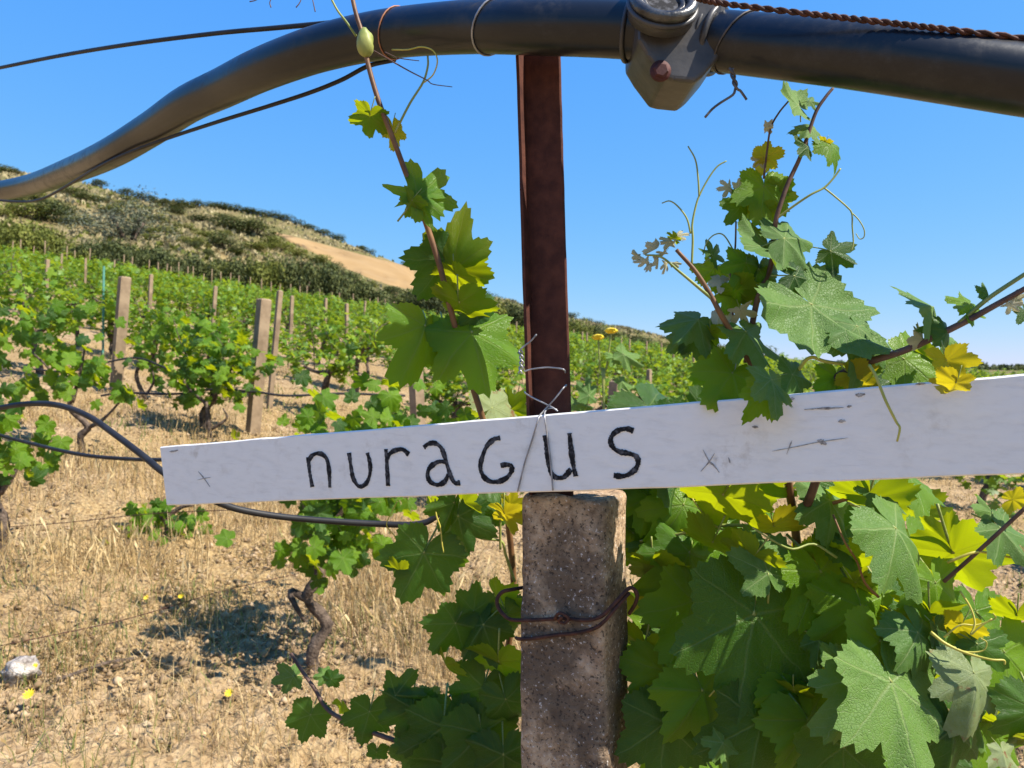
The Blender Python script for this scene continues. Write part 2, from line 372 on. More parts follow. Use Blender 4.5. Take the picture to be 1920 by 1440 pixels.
# ---------------------------------------------------------------- terrain
R1, R2 = 52.0, 140.0
def th_of(px): return math.atan((px - 960) / 1440)
_sv = [(-700, .200), (-200, .184), (0, .171), (200, .149), (400, .126), (600, .105), (760, .088), (950, .068), (1130, .050), (1300, .034), (1600, .017), (1900, .006), (2400, 0)]
_eh = [(-700, .30), (-200, .277), (0, .258), (150, .240), (250, .222), (430, .202), (550, .182), (640, .158), (770, .130), (870, .100), (970, .078), (1130, .052), (1250, .034), (1400, .018), (1600, .004), (1900, -.004), (2400, -.005)]
TH = np.radians(np.arange(-180, 180.01, .25))
def table(t, scale_cos=True, back=0.0):
    x = [-math.pi, R(-150), R(-85)] + [th_of(p) for p, _ in t] + [R(75), R(150), math.pi]
    y = [back, back, t[0][1] * .55] + [v * math.cos(th_of(p)) for p, v in t] + [back, back, back]
    v = np.interp(TH, x, y); k = np.hanning(17); k /= k.sum()
    return np.convolve(np.pad(v, 8, mode='edge'), k, 'valid')
SV = table(_sv); EH = table(_eh)

def ground_h(x, y, detail=True):
    x = np.asarray(x, float); y = np.asarray(y, float)
    th = np.arctan2(x, y); r = np.hypot(x, y)
    s = np.interp(th, TH, SV); e = np.interp(th, TH, EH)
    z1 = r * s; zr = R1 * s; z2 = np.maximum(CAMH + R2 * e, -1.0)
    t = np.clip((r - R1) / (R2 - R1), 0, 1)
    zh = zr + (z2 - zr) * t
    u = np.clip((r - R2) / 500.0, 0, 1); u = u * u * (3 - 2 * u)
    zb = z2 + 1.0 * np.clip((r - R2) / 20, 0, 1) * (e > .05) * 0 - (z2 + 3.0) * u
    z = np.where(r < R1, z1, np.where(r < R2, zh, zb))
    w = np.clip((r - R1) / 20, 0, 1) * np.clip((e - .01) / .04, 0, 1)
    z = z + w * (vnoise(x * .11, y * .11, 3) * 2.4 + vnoise(x * .3, y * .3, 4) * .9)
    return z
def gh(x, y): return float(ground_h(x, y))
def hit(px, py, lo=53.0, hi=139.0):
    """first ground point along the pixel's ray between two distances"""
    ds = np.linspace(lo, hi, 400); k = (px - 960) / 1440
    zr = CAMH - (py - 690) / 1440 * ds; zg = ground_h(k * ds, ds)
    i = np.argmax(zg >= zr)
    if zg[i] < zr[i]: i = len(ds) - 1
    return Vector((k * ds[i], ds[i], zg[i]))

def polar(name, rs, mat, bump):
    th = np.concatenate([np.arange(-180, -46, 4), np.arange(-46, 46.01, .3), np.arange(48, 180.1, 4)]); th = np.radians(th)
    A, B = np.meshgrid(th, rs); X = B * np.sin(A); Y = B * np.cos(A); Z = ground_h(X, Y)
    if bump:
        near = np.clip(1 - (B - 9) / 10, 0, 1)
        Z = Z + near * (vnoise(X * 3.1, Y * 3.1, 11) * .05 + vnoise(X * 9, Y * 9, 12) * .035 + np.abs(vnoise(X * 19, Y * 19, 13)) * .055 + np.abs(vnoise(X * 37, Y * 37, 14)) * .030 - .012)
    n, m = A.shape
    i = np.arange(n - 1)[:, None] * m + np.arange(m - 1)[None, :]
    F = np.stack([i, i + 1, i + 1 + m, i + m], -1).reshape(-1, 4)
    return obj(name, mesh_np(name, np.stack([X, Y, Z], -1).reshape(-1, 3), F, mat, smooth=True))
rs1 = np.concatenate([[0.02], np.exp(np.linspace(math.log(.3), math.log(R1), 620))])
tag(polar('ground', rs1, MAT['ground'], True), kind='structure')
rs2 = np.concatenate([np.linspace(R1, 160, 90), np.exp(np.linspace(math.log(165), math.log(9000), 40))])
tag(polar('hillside', rs2, MAT['hill'], False), kind='structure')

# ripe field on the hill
top = [(512, 437), (560, 449), (640, 470), (700, 486), (745, 497), (776, 507)]
bot = [(516, 441), (560, 462), (630, 498), (690, 524), (735, 541), (778, 546)]
Vf, Ff = [], []
nu, nv = 40, 10
tx = np.array(top, float); bx_ = np.array(bot, float)
for i in range(nu + 1):
    q = i / nu * (len(top) - 1); a = int(min(q, len(top) - 2)); f = q - a
    t0 = tx[a] * (1 - f) + tx[a + 1] * f; b0 = bx_[a] * (1 - f) + bx_[a + 1] * f
    for j in range(nv + 1):
        p = t0 + (b0 - t0) * j / nv; h = hit(p[0], p[1]); h.z += .22 if j < nv - 1 else (.0 if j == nv - 1 else -.6); Vf.append(h)
for i in range(nu):
    for j in range(nv):
        a = i * (nv + 1) + j; Ff.append((a, a + 1, a + nv + 2, a + nv + 1))
tag(obj('ripe_field', mesh('ripe_field', Vf, Ff, MAT['field'])), kind='structure')

# ---------------------------------------------------------------- leaf meshes
LOBES = [(0, 1.0), (14, .87), (27, .66), (38, .76), (52, .90), (66, .78), (80, .62), (95, .68), (110, .75), (128, .68), (150, .60), (165, .47), (174, .26), (180, .10)]
VEINS = [0, 52, -52, 112, -112]
def leaf_mesh(name, deep, cup, droop, fold, wave, seed, teeth=.042, nphi=76, rings=(.0, .16, .36, .56, .74, .89, 1.0), petiole=.55):
    rr = random.Random(seed); V = []; F = []; UV = []; MI = []
    xs = [a for a, _ in LOBES]; ys = [b if b > .7 else b * (1 - deep) + .12 * deep * b for _, b in LOBES]
    ph1, ph2 = rr.uniform(0, 6.3), rr.uniform(0, 6.3); sk = rr.uniform(-.12, .12); wl_ = [rr.uniform(.86, 1.12) for _ in range(5)]
    asym = rr.uniform(-.08, .08)
    phis = [-math.pi + 2 * math.pi * (k + .5) / nphi for k in range(nphi)]
    def rad(k, phi):
        r = np.interp(abs(math.degrees(phi + sk * math.sin(phi * 2))), xs, ys) * (1 + asym * math.sin(phi)) * wl_[min(range(5), key=lambda q: abs(VEINS[q] - math.degrees(phi)))] ** .6
        return r * (1 + (teeth if k % 2 else -teeth) * rr.uniform(.4, 1.6))
    outl = [rad(k, p) for k, p in enumerate(phis)]
    def zf(x, y):
        r = math.hypot(x, y); p = math.atan2(x, y)
        dv = min(abs(math.degrees(math.atan2(math.sin(p - R(v)), math.cos(p - R(v))))) for v in VEINS)
        t = r * math.sin(R(min(dv, 40)))
        return cup * r * r - droop * max(y, -.2) ** 2 - fold * abs(x) - .16 * t + wave * r * r * (math.sin(3 * p + ph1) + .7 * math.sin(7 * p + ph2) + .35 * math.sin(13 * p + ph1))
    V.append((0, 0, 0))
    for ri in rings[1:]:
        for k, p in enumerate(phis):
            r = outl[k] * ri if ri == 1.0 else ri * (outl[k] * .6 + .4 * (outl[k - 1] + outl[(k + 1) % nphi]) / 2)
            x, y = r * math.sin(p), r * math.cos(p); V.append((x, y, zf(x, y)))
    def uvof(i, v):
        x, y, _ = V[i]; c, s_ = math.cos(R(v)), math.sin(R(v))
        return (x * s_ + y * c, x * c - y * s_)
    nr = len(rings) - 1
    for k in range(nphi - 1):       # open at the petiole sinus
        mid = math.degrees((phis[k] + phis[k + 1]) / 2); v = min(VEINS, key=lambda q: abs(q - mid))
        F.append((0, 1 + k + 1, 1 + k)); UV += [uvof(i, v) for i in F[-1]]; MI.append(0)
        for j in range(nr - 1):
            a = 1 + j * nphi + k; b = a + nphi
            F.append((a, a + 1, b + 1, b)); UV += [uvof(i, v) for i in F[-1]]; MI.append(0)
    if petiole:
        q = catmull([Vector((0, .01, -.004)), Vector((0, -petiole * .4, -.10)), Vector((0, -petiole, -.34))], 4)
        pv, pf = tube_data(q, [.02] * len(q), 5, len(V)); V += pv; F += pf
        MI += [1] * len(pf); UV += [(0, 1)] * sum(len(f) for f in pf)
    me = mesh(name, V, F, [], True)
    me.materials.append(None); me.materials.append(None)
    me.polygons.foreach_set('material_index', MI)
    ul = me.uv_layers.new(name='UVMap'); ul.data.foreach_set('uv', [c for uv in UV for c in uv])
    return me

SHAPES = [  # deep, cup, droop, fold, wave
    (.06, .08, .28, .08, .08), (.16, -.14, .38, .14, .10), (.22, .14, .22, .24, .09), (.04, -.28, .42, .05, .12),
    (.30, .16, .36, .32, .10), (.00, .32, .16, .12, .11), (.08, .04, .65, .36, .09), (.16, -.05, .16, .50, .08),
    (.03, .03, .12, .03, .06), (.55, .05, .40, .18, .07), (.12, .20, -.15, .10, .11), (.05, -.10, .55, -.12, .12), (.18, .10, .45, .05, .13)]
_leafcache = {}
def leaf_me(shape, mat, stem='greencane'):
    key = (shape, mat, stem)
    if key not in _leafcache:
        base = _leafcache.get(('b', shape))
        if base is None:
            base = leaf_mesh('leaf', *SHAPES[shape], seed=shape + 3); _leafcache[('b', shape)] = base
        me = base.copy(); me.materials[0] = MAT[mat]; me.materials[1] = MAT[stem]; _leafcache[key] = me
    return _leafcache[key]

LITUP = 0.0
LIT = {'leaf': None, 'leaf_fresh': .62, 'leaf_grey': .85, 'leaf_brown': .7, 'leaf_lime': -.85, 'leaf_gold': -.7}
def add_leaf(parent, c, size, tip=180, yaw=0, pitch=0, mat='leaf', shape=0, stretch=1.0, stem='greencane', face=None):
    """c: world centre; size in metres across; tip: clock angle of the leaf tip in the picture plane (0 up, 90 right)"""
    a = R(tip); T = Vector((math.sin(a), 0, math.cos(a))); Nn = Vector((0, -1, 0))
    q = Quaternion(T, R(yaw)); Nn = q @ Nn
    S = T.cross(Nn); q2 = Quaternion(S, R(pitch)); T = q2 @ T; Nn = q2 @ Nn; S = T.cross(Nn)
    if mat in LIT:       # a leaf that faces, or turns away from, the light as in the photograph
        k = LITUP if LIT[mat] is None else LIT[mat]; Nn = (Vector((0, -1, 0)) + Vector((.60, -.12, .72)) * k + (Nn - Vector((0, -1, 0))) * .45).normalized()
        T = (T - Nn * T.dot(Nn)).normalized(); S = T.cross(Nn)
    sz = size / 1.5 * .95
    o = bpy.data.objects.new('leaf', leaf_me(shape, mat, stem)); link(o, parent)
    pos = c - T * (.26 * sz) - Vector(parent.location)
    m = Matrix(((S.x, T.x, Nn.x), (S.y, T.y, Nn.y), (S.z, T.z, Nn.z))).to_4x4()
    o.matrix_local = Matrix.Translation(pos) @ m @ Matrix.Diagonal((sz * stretch, sz, sz, 1))
    return o

# ---------------------------------------------------------------- vineyard vines
def small_leaf_batch(pos, nrm, size, tint, rot):
    """n simple lobed leaves (7-point outline) as one array mesh"""
    n = len(pos)
    ol = np.array([(0, -.12), (.30, -.42), (.52, -.10), (.33, .12), (.46, .48), (.16, .42), (0, .80), (-.16, .42), (-.46, .48), (-.33, .12), (-.52, -.10), (-.30, -.42)])
    zz = np.array([0, -.04, -.12, 0, -.10, .02, -.16, .02, -.10, 0, -.12, -.04])
    nrm = nrm / np.linalg.norm(nrm, axis=1, keepdims=True)
    ref = np.where(np.abs(nrm[:, 2:3]) < .9, np.array([[0, 0, 1.]]), np.array([[1., 0, 0]]))
    a = np.cross(ref, nrm); a /= np.linalg.norm(a, axis=1, keepdims=True); b = np.cross(nrm, a)
    ca, sa = np.cos(rot)[:, None], np.sin(rot)[:, None]
    a, b = a * ca + b * sa, b * ca - a * sa
    k = len(ol)
    V = pos[:, None, :] + size[:, None, None] * (ol[None, :, 0, None] * a[:, None, :] + ol[None, :, 1, None] * b[:, None, :] + zz[None, :, None] * nrm[:, None, :])
    V = V.reshape(-1, 3)
    cen = pos + size[:, None] * .12 * b
    allV = np.concatenate([V, cen]); idx = np.arange(n)[:, None] * k
    kk = np.arange(k)[None, :]
    F = np.stack([np.broadcast_to((n * k + np.arange(n))[:, None], (n, k)), idx + kk, idx + (kk + 1) % k], -1).reshape(-1, 3)
    T = np.concatenate([np.repeat(tint, k), tint])
    return allV, F, T

def vine_foliage(seed, nshoot, leaves, h0, h1, spread, lsize):
    g = np.random.default_rng(seed); pos = []; nrm = []
    for s in range(nshoot):
        b = np.array([g.uniform(-spread, spread), g.normal(0, .10), h0 + g.uniform(-.10, .12)])
        top = b + np.array([g.normal(0, .13), g.normal(0, .13), (h1 - h0) * g.uniform(.30, 1.15)])
        if g.random() < .14: top[2] = h0 - g.uniform(.0, .25); top[:2] += g.normal(0, .12, 2)
        for i in range(leaves):
            t = (i + g.random()) / leaves; p = b + (top - b) * t + np.array([0, 0, -.12 * t * t]) + g.normal(0, .062, 3) * (1.15 - .4 * t)
            pos.append(p); d = g.normal(0, 1, 3); d[2] = abs(d[2]) + .7; nrm.append(d)
    pos = np.array(pos); nrm = np.array(nrm); n = len(pos)
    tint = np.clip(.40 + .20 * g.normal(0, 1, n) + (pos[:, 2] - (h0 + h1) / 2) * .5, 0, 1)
    return small_leaf_batch(pos, nrm, lsize * g.uniform(.45, 1.25, n), tint, g.uniform(0, 6.28, n))

def trunk_mesh(seed, h=.48):
    rr = random.Random(seed); V = []; F = []
    def add(pts, r0, r1):
        q = catmull(pts, 4); m = len(q)
        v, f = tube_data(q, [(r0 + (r1 - r0) * i / (m - 1)) * rr.uniform(.78, 1.28) for i in range(m)], 7, len(V)); V.extend(v); F.extend(f)
    lean = rr.uniform(-.14, .14)
    k = [Vector((0, 0, -.08)), Vector((rr.uniform(-.05, .05), rr.uniform(-.04, .04), h * .3)), Vector((lean * .5 + rr.uniform(-.06, .06), rr.uniform(-.05, .05), h * .62)), Vector((lean, 0, h))]
    add(k, .042, .032)
    for s in (-1, 1):
        e = k[3] + Vector((s * rr.uniform(.16, .34), rr.uniform(-.06, .06), rr.uniform(.0, .14)))
        add([k[3] - Vector((0, 0, .02)), k[3].lerp(e, .5) + Vector((0, 0, rr.uniform(-.05, .05))), e], .028, .013)
    for _ in range(3):
        e0 = k[3] + Vector((rr.uniform(-.25, .25), 0, .03)); add([e0 - Vector((0, 0, .03)), e0 + Vector((rr.uniform(-.1, .1), rr.uniform(-.1, .1), .2)), e0 + Vector((rr.uniform(-.18, .18), rr.uniform(-.14, .14), rr.uniform(.3, .5)))], .006, .003)
    return mesh('trunk', V, F, MAT['bark'])
NV = 7
FOL = []
for i in range(NV):
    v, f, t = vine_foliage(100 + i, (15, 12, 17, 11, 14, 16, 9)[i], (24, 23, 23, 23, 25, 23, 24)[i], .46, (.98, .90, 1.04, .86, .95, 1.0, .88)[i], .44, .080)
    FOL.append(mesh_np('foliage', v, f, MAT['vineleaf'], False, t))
TRK = [trunk_mesh(200 + i, .42 + .03 * i) for i in range(5)]

ROWD = Vector((-.872, .49)); ROWN = Vector((.49, .872))
rowang = math.atan2(ROWD.y, ROWD.x)
spots = []
off = 4.55
ri = 0
while off < 64:
    for s in np.arange(-60, 75, .95):
        j = ROWD * (s + rng.uniform(-.22, .22) + (ri % 2) * .5) + ROWN * (off + rng.uniform(-.10, .10))
        x, y = j.x, j.y
        if y < 2.5: continue
        th = math.degrees(math.atan2(x, y)); r = math.hypot(x, y)
        if abs(th) > 37 or r > R1 - 2.0 or r < 5.0: continue
        if rng.random() < .06: continue
        spots.append((r, x, y, ri))
    off += 1.95; ri += 1
spots.sort()
# keep clear of the two big posts' faces
def clear(s):
    r_, x_, y_, k_ = s; u_ = x_ / y_ * 1440 + 960; w_ = .34 / y_ * 1440
    if r_ < 7.2 and abs(u_ - 480) < w_ + 12: return False
    if r_ < 9.2 and abs(u_ - 222) < w_ + 8: return False
    if r_ < 8.5 and abs(u_ - 1150) < w_ + 10: return False
    if r_ < 7.5 and abs(u_ - 787) < w_: return False
    return not (r_ < 11 and rng.random() < .28)
spots = [s for s in spots if clear(s)]
ORD = 'first second third fourth fifth sixth seventh eighth ninth tenth eleventh twelfth thirteenth fourteenth fifteenth sixteenth seventeenth eighteenth nineteenth twentieth'.split()
def row_name(k): return ('%s vine row' % ORD[k]) if k < 20 else 'last vine rows'
VGRP = 'grapevines in rows across the slope'
for i, (r, x, y, k) in enumerate(spots[:270]):
    e = empty('grapevine', (x, y, gh(x, y)), 'leafy bush-trained grapevine in the %s counted from the stout squared posts' % row_name(k), 'grapevine', VGRP)
    sc_ = rng.uniform(.78, 1.12); e.rotation_euler = (0, 0, rowang + rng.uniform(-.25, .25) + (math.pi if rng.random() < .5 else 0)); e.scale = (sc_, sc_, sc_ * rng.uniform(.9, 1.08))
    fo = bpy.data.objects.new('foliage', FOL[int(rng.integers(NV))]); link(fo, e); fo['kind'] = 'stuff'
    if r < 26:
        t = bpy.data.objects.new('trunk', TRK[int(rng.integers(5))]); link(t, e)
LO = []
for i in range(4):
    LO.append(vine_foliage(300 + i, 12, 8, .45, 1.0, .45, .16))
VV, FF, TT, b = [], [], [], 0
for (r, x, y, k) in spots[270:]:
    v, f, t = LO[int(rng.integers(4))]; a = rowang + rng.uniform(-.3, .3); s = rng.uniform(.85, 1.15)
    w = v.copy(); w[:, 0] = (v[:, 0] * math.cos(a) - v[:, 1] * math.sin(a)) * s + x; w[:, 1] = (v[:, 0] * math.sin(a) + v[:, 1] * math.cos(a)) * s + y
    w[:, 2] = v[:, 2] * s + gh(x, y); VV.append(w); FF.append(f + b); TT.append(np.clip(t + rng.uniform(-.12, .12), 0, 1)); b += len(v)
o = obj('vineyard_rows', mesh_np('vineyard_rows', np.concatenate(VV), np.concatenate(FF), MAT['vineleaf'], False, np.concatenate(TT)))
tag(o, 'far rows of green grapevines merging below the hedge', 'grapevines', kind='stuff')

# ---------------------------------------------------------------- vineyard posts
def post_mesh(w, dpt, h):
    V, F = box_data((-w / 2, -dpt / 2, -.25), (w / 2, dpt / 2, h))
    c = .012
    V += [(-w / 2 + c, -dpt / 2 + c, h + c), (w / 2 - c, -dpt / 2 + c, h + c), (w / 2 - c, dpt / 2 - c, h + c), (-w / 2 + c, dpt / 2 - c, h + c)]
    F = [f for f in F if f != (4, 5, 6, 7)] + [(8, 9, 10, 11), (4, 5, 9, 8), (5, 6, 10, 9), (6, 7, 11, 10), (7, 4, 8, 11)]
    return mesh('vineyard_post', V, F, MAT['post'], False)
PME = post_mesh(.098, .098, 1.2); PTH = post_mesh(.050, .050, 1.2)
PGRP = 'posts standing in the vineyard rows'
def put_post(x, y, h, lean, me, label, rot=0.80, depthlean=0.0):
    o = bpy.data.objects.new('vineyard_post', me); link(o); o.location = (x, y, gh(x, y))
    o.rotation_euler = (depthlean, math.atan(lean), 0); o.rotation_mode = 'XYZ'
    o.rotation_euler = (Matrix.Rotation(math.atan(lean), 3, 'Y') @ Matrix.Rotation(depthlean, 3, 'X') @ Matrix.Rotation(-rot, 3, 'Z')).to_euler()
    o.scale = (1, 1, h / 1.2); return tag(o, label, 'post', PGRP)
put_post(P(474, 0, 6.9).x, 6.9, 1.20, .085, PME, 'squared pale concrete post with a slimmer post just behind its top')
put_post(P(217, 0, 7.9).x, 7.9, 1.17, .08, PME, 'squared pale concrete post standing clear between two leafy vines')
put_post(P(505, 0, 8.3).x, 8.3, 1.28, .09, PTH, 'slim post half hidden behind a stout squared concrete post')
put_post(P(787, 0, 7.0).x, 7.0, 1.15, -.05, PME, 'stout post behind the vine shoot, left of the rusty steel post')
put_post(P(1143, 0, 7.2).x, 7.2, .92, .07, PME, 'stout post standing by a bare straw patch, right of the rusty steel post')
put_post(P(1217, 0, 9.5).x, 9.5, .98, .0, PTH, 'thin dark post beyond the bare straw patch')
far = [(86, 488, .05), (280, 516, .05), (400, 538, .06), (22, 452, .12), (38, 450, .04), (62, 462, .10), (84, 452, .02), (115, 476, .03), (125, 462, .04), (160, 485, .02), (168, 466, .05), (214, 488, .03), (247, 482, .05), (279, 488, .05), (312, 495, .08), (320, 500, .03), (352, 500, .02), (362, 500, .01), (380, 514, .10), (397, 505, .02), (414, 510, .0), (432, 512, .03), (447, 517, .05), (469, 520, .03), (490, 523, .02), (508, 529, .02), (524, 533, .08), (545, 533, .0), (562, 537, .02), (575, 536, .03), (599, 543, .02), (622, 548, .03), (636, 549, .02), (650, 570, .0), (662, 551, .01), (682, 565, .08), (693, 560, .03), (708, 558, .02), (722, 561, .0), (738, 566, .03), (905, 596, .02), (940, 600, .02), (955, 602, .0), (968, 604, .02), (1075, 618, .03), (1092, 622, .0), (1100, 624, .02), (1165, 632, .0), (1180, 636, .02), (1212, 640, .02), (1240, 644, .0), (1262, 648, .03), (1283, 650, .0), (1300, 655, .02), (140, 470, .02), (232, 478, .03), (335, 492, .01), (545, 556, .04), (610, 560, .02), (296, 492, .02)]
for (px, py, ln_) in far:
    k = (px - 960) / 1440; S = float(np.interp(math.atan(k), TH, SV)) / math.cos(math.atan(k))
    den = S + (py - 690) / 1440
    d = .22 / den if den > .004 else 47.0
    d = min(max(d, 12.0), 47.0 * math.cos(math.atan(k)))
    zt = CAMH - (py - 690) / 1440 * d; x = k * d; h = zt - gh(x, d)
    h = min(max(h, 1.05), 1.75)
    put_post(x - ln_ * h * .5, d, h, ln_, PTH, 'slim pale post near the %s counted from the stout squared posts' % row_name(max(0, int(round((x * .49 + d * .872 - 4.55) / 1.95)))), rng.uniform(.6, 1.0))
gp = put_post(P(193, 0, 10.5).x, 10.5, 1.22, .01, mesh('vineyard_post', *[a for a in box_data((-.012, -.012, -.2), (.012, .012, 1.2))], MAT['greenpost'], False), 'thin green steel stake among the vine leaves on the slope')

# ---------------------------------------------------------------- hill scrub, hedge, distant woods
def shrub_mesh(seed, n, mat, spiky=False, ls=(.045, .085)):
    g = np.random.default_rng(seed); nb = 9
    c = g.uniform(-1, 1, (nb, 3)) * np.array([.62, .45, .30]) + np.array([0, 0, .52]); rad = g.uniform(.28, .48, nb)
    k = g.integers(0, nb, n); d = g.normal(0, 1, (n, 3)); d /= np.linalg.norm(d, axis=1, keepdims=True)
    p = c[k] + d * (rad[k] * g.uniform(.72, 1.06, n))[:, None]; p[:, 2] = np.abs(p[:, 2])
    if spiky: p[:, 2] *= g.uniform(.8, 1.25, n)
    nr = d + g.normal(0, .55, (n, 3)); nr[:, 2] += .3
    tint = np.clip(.30 + .35 * (p[:, 2] - .5) + .20 * g.normal(0, 1, n), 0, 1) * 0 + np.clip(.45 + .24 * g.normal(0, 1, n), 0, 1)
    v, f, t = small_leaf_batch(p, nr, g.uniform(ls[0], ls[1], n), tint, g.uniform(0, 6.28, n))
    return mesh_np('foliage', v, f, mat, False, t)
def stem_mesh():
    V, F = [], []
    for a in range(4):
        q = [Vector((0, 0, -.15)), Vector((.12 * math.cos(a * 1.6), .12 * math.sin(a * 1.6), .25)), Vector((.34 * math.cos(a * 1.6), .3 * math.sin(a * 1.6), .62))]
        v, f = tube_data(catmull(q, 3), .03, 5, len(V)); V += v; F += f
    return mesh('stem', V, F, MAT['bark'])
STEM = stem_mesh()
SH = {'dark': [shrub_mesh(500 + i, 1500, MAT['scrub']) for i in range(4)], 'grey': [shrub_mesh(520 + i, 4200, MAT['scrub_grey'], True, (.020, .040)) for i in range(2)],
      'olive': [shrub_mesh(540 + i, 1500, MAT['scrub_olive']) for i in range(3)]}
def shrub(name, loc, w, h, kind, label, grp, sink=.08):
    e = empty(name, (loc.x, loc.y, loc.z - sink * h), label, 'shrub', grp)
    e.scale = (w / 1.9, w / 1.9, h / 1.18); e.rotation_euler = (0, 0, rng.uniform(-.6, .6) + (math.pi if rng.random() < .5 else 0))
    ms = SH[kind]; f = bpy.data.objects.new('foliage', ms[int(rng.integers(len(ms)))]); link(f, e); f['kind'] = 'stuff'
    link(bpy.data.objects.new('stem', STEM), e); return e
htop = [(-60, 408), (0, 410), (60, 408), (100, 418), (128, 440), (140, 458), (165, 452), (200, 442), (260, 458), (330, 470), (400, 487), (450, 482), (500, 478), (560, 478), (620, 495), (700, 530), (735, 552), (760, 545), (800, 532), (850, 545), (880, 556), (920, 556), (960, 566), (1000, 575), (1060, 588), (1130, 612), (1200, 630), (1260, 638), (1340, 642), (1420, 652)]
hx, hy = zip(*htop)
px = -50.0
while px < 1420:
    d = rng.uniform(50.5, 53.5) * math.cos(math.atan((px - 960) / 1440)); k = (px - 960) / 1440
    zg = gh(k * d, d); zt = CAMH - (np.interp(px, hx, hy) - 690) / 1440 * d
    h = max(zt - zg, .9) * rng.uniform(1.0, 1.16)
    kind = 'olive' if px < 150 or (px > 330 and rng.random() < .30) else 'dark'
    shrub('hedge_shrub', Vector((k * d, d, zg)), rng.uniform(2.4, 3.6), h, kind, ('dense dark evergreen shrub' if kind == 'dark' else 'olive green rounded shrub') + ' in the hedge ' + ('above the vines below the scrubby hillside' if px < 515 else 'above the vines below the ripe tan field' if px < 790 else 'running down to the plain beyond the steel post'), 'hedge shrubs above the vineyard')
    px += rng.uniform(10, 16)
# the hedge climbs along the lower edge of the ripe field
for (px, py, w, h, kd) in [(560, 482, 3.4, 1.1, 'olive'), (590, 494, 3.4, 1.0, 'olive'), (530, 470, 3.6, 1.3, 'olive'), (620, 510, 3, 1.0, 'dark'), (655, 527, 3, 1.0, 'dark'), (690, 542, 3, .9, 'olive'), (505, 460, 3.6, 1.3, 'olive'), (728, 553, 3, .9, 'dark'), (760, 558, 3, .9, 'olive'), (790, 560, 3, 1.2, 'dark')]:
    shrub('scrub_shrub', hit(px, py), w, h, kd, 'spreading shrub along the lower edge of the ripe tan field', 'shrubs below the ripe field')
shrub('scrub_shrub', hit(240, 455), 9.5, 4.2, 'grey', 'large grey green feathery shrub on the dry hillside', None)
for (px, py, w, h, kd) in [(85, 412, 6, 3.0, 'dark'), (45, 408, 5, 2.6, 'olive'), (115, 405, 4, 2.4, 'dark'), (420, 470, 5.5, 2.6, 'dark'), (310, 440, 4, 1.6, 'olive'), (330, 400, 6, 1.8, 'dark'), (380, 420, 6, 1.8, 'dark'), (440, 430, 7, 2.6, 'dark'), (480, 440, 7, 3, 'dark'), (200, 400, 5, 1.6, 'olive'), (165, 380, 6, 1.6, 'dark'), (290, 415, 5, 1.5, 'olive'), (355, 460, 4, 1.5, 'olive'), (270, 398, 5, 1.5, 'olive'), (150, 420, 4, 1.5, 'olive'), (390, 445, 4, 1.5, 'olive'), (470, 468, 5, 1.8, 'olive'), (60, 375, 5, 2, 'olive'), (130, 365, 6, 1.6, 'dark'), (20, 380, 5, 2, 'dark'), (225, 385, 4, 1.2, 'olive'), (260, 440, 4, 1.5, 'olive'), (345, 430, 4, 1.4, 'olive'), (415, 415, 5, 2.0, 'dark')]:
    shrub('scrub_shrub', hit(px, py), w * .85, h * .62, kd, 'low %s scrub bush on the dry hillside above the hedge' % ('dark green' if kd == 'dark' else 'olive'), 'scrub bushes on the hillside')
for i in range(24):
    px = rng.uniform(0, 560); t_ = rng.random(); py = (np.interp(px, [0, 150, 250, 430, 560], [330, 352, 378, 405, 432]) * (1 - t_) + np.interp(px, hx, hy) * t_)
    kd = 'olive' if rng.random() < .6 else 'dark'
    shrub('scrub_shrub', hit(px, py), rng.uniform(1.4, 3.4), rng.uniform(.45, .95), kd, 'low %s scrub bush on the dry hillside above the hedge' % ('dark green' if kd == 'dark' else 'olive'), 'scrub bushes on the hillside')
for (px, top_, w) in [(12, 308, 5), (-20, 312, 5), (180, 355, 4), (240, 368, 4), (262, 368, 4), (290, 372, 3.5), (305, 374, 3.5), (345, 374, 5), (372, 384, 4), (400, 390, 4), (424, 388, 5), (448, 393, 6), (475, 397, 6), (503, 405, 6), (528, 412, 5), (550, 410, 4.2), (572, 420, 5), (600, 428, 5), (632, 440, 4.6), (675, 466, 3.4), (690, 470, 3), (762, 488, 2.6), (880, 541, 4), (898, 540, 4), (915, 546, 4), (940, 556, 5), (965, 564, 4), (1070, 588, 4), (1095, 596, 4), (1120, 602, 4)]:
    k = (px - 960) / 1440; d = 134 * math.cos(math.atan(k)); zg = gh(k * d, d); zt = CAMH - (top_ - 690) / 1440 * d
    shrub('crest_shrub', Vector((k * d, d, zg)), w, max(zt - zg, 1.2) * 1.04, 'dark', 'dark shrub standing on the skyline of the hill', 'shrubs along the hill crest', .04)
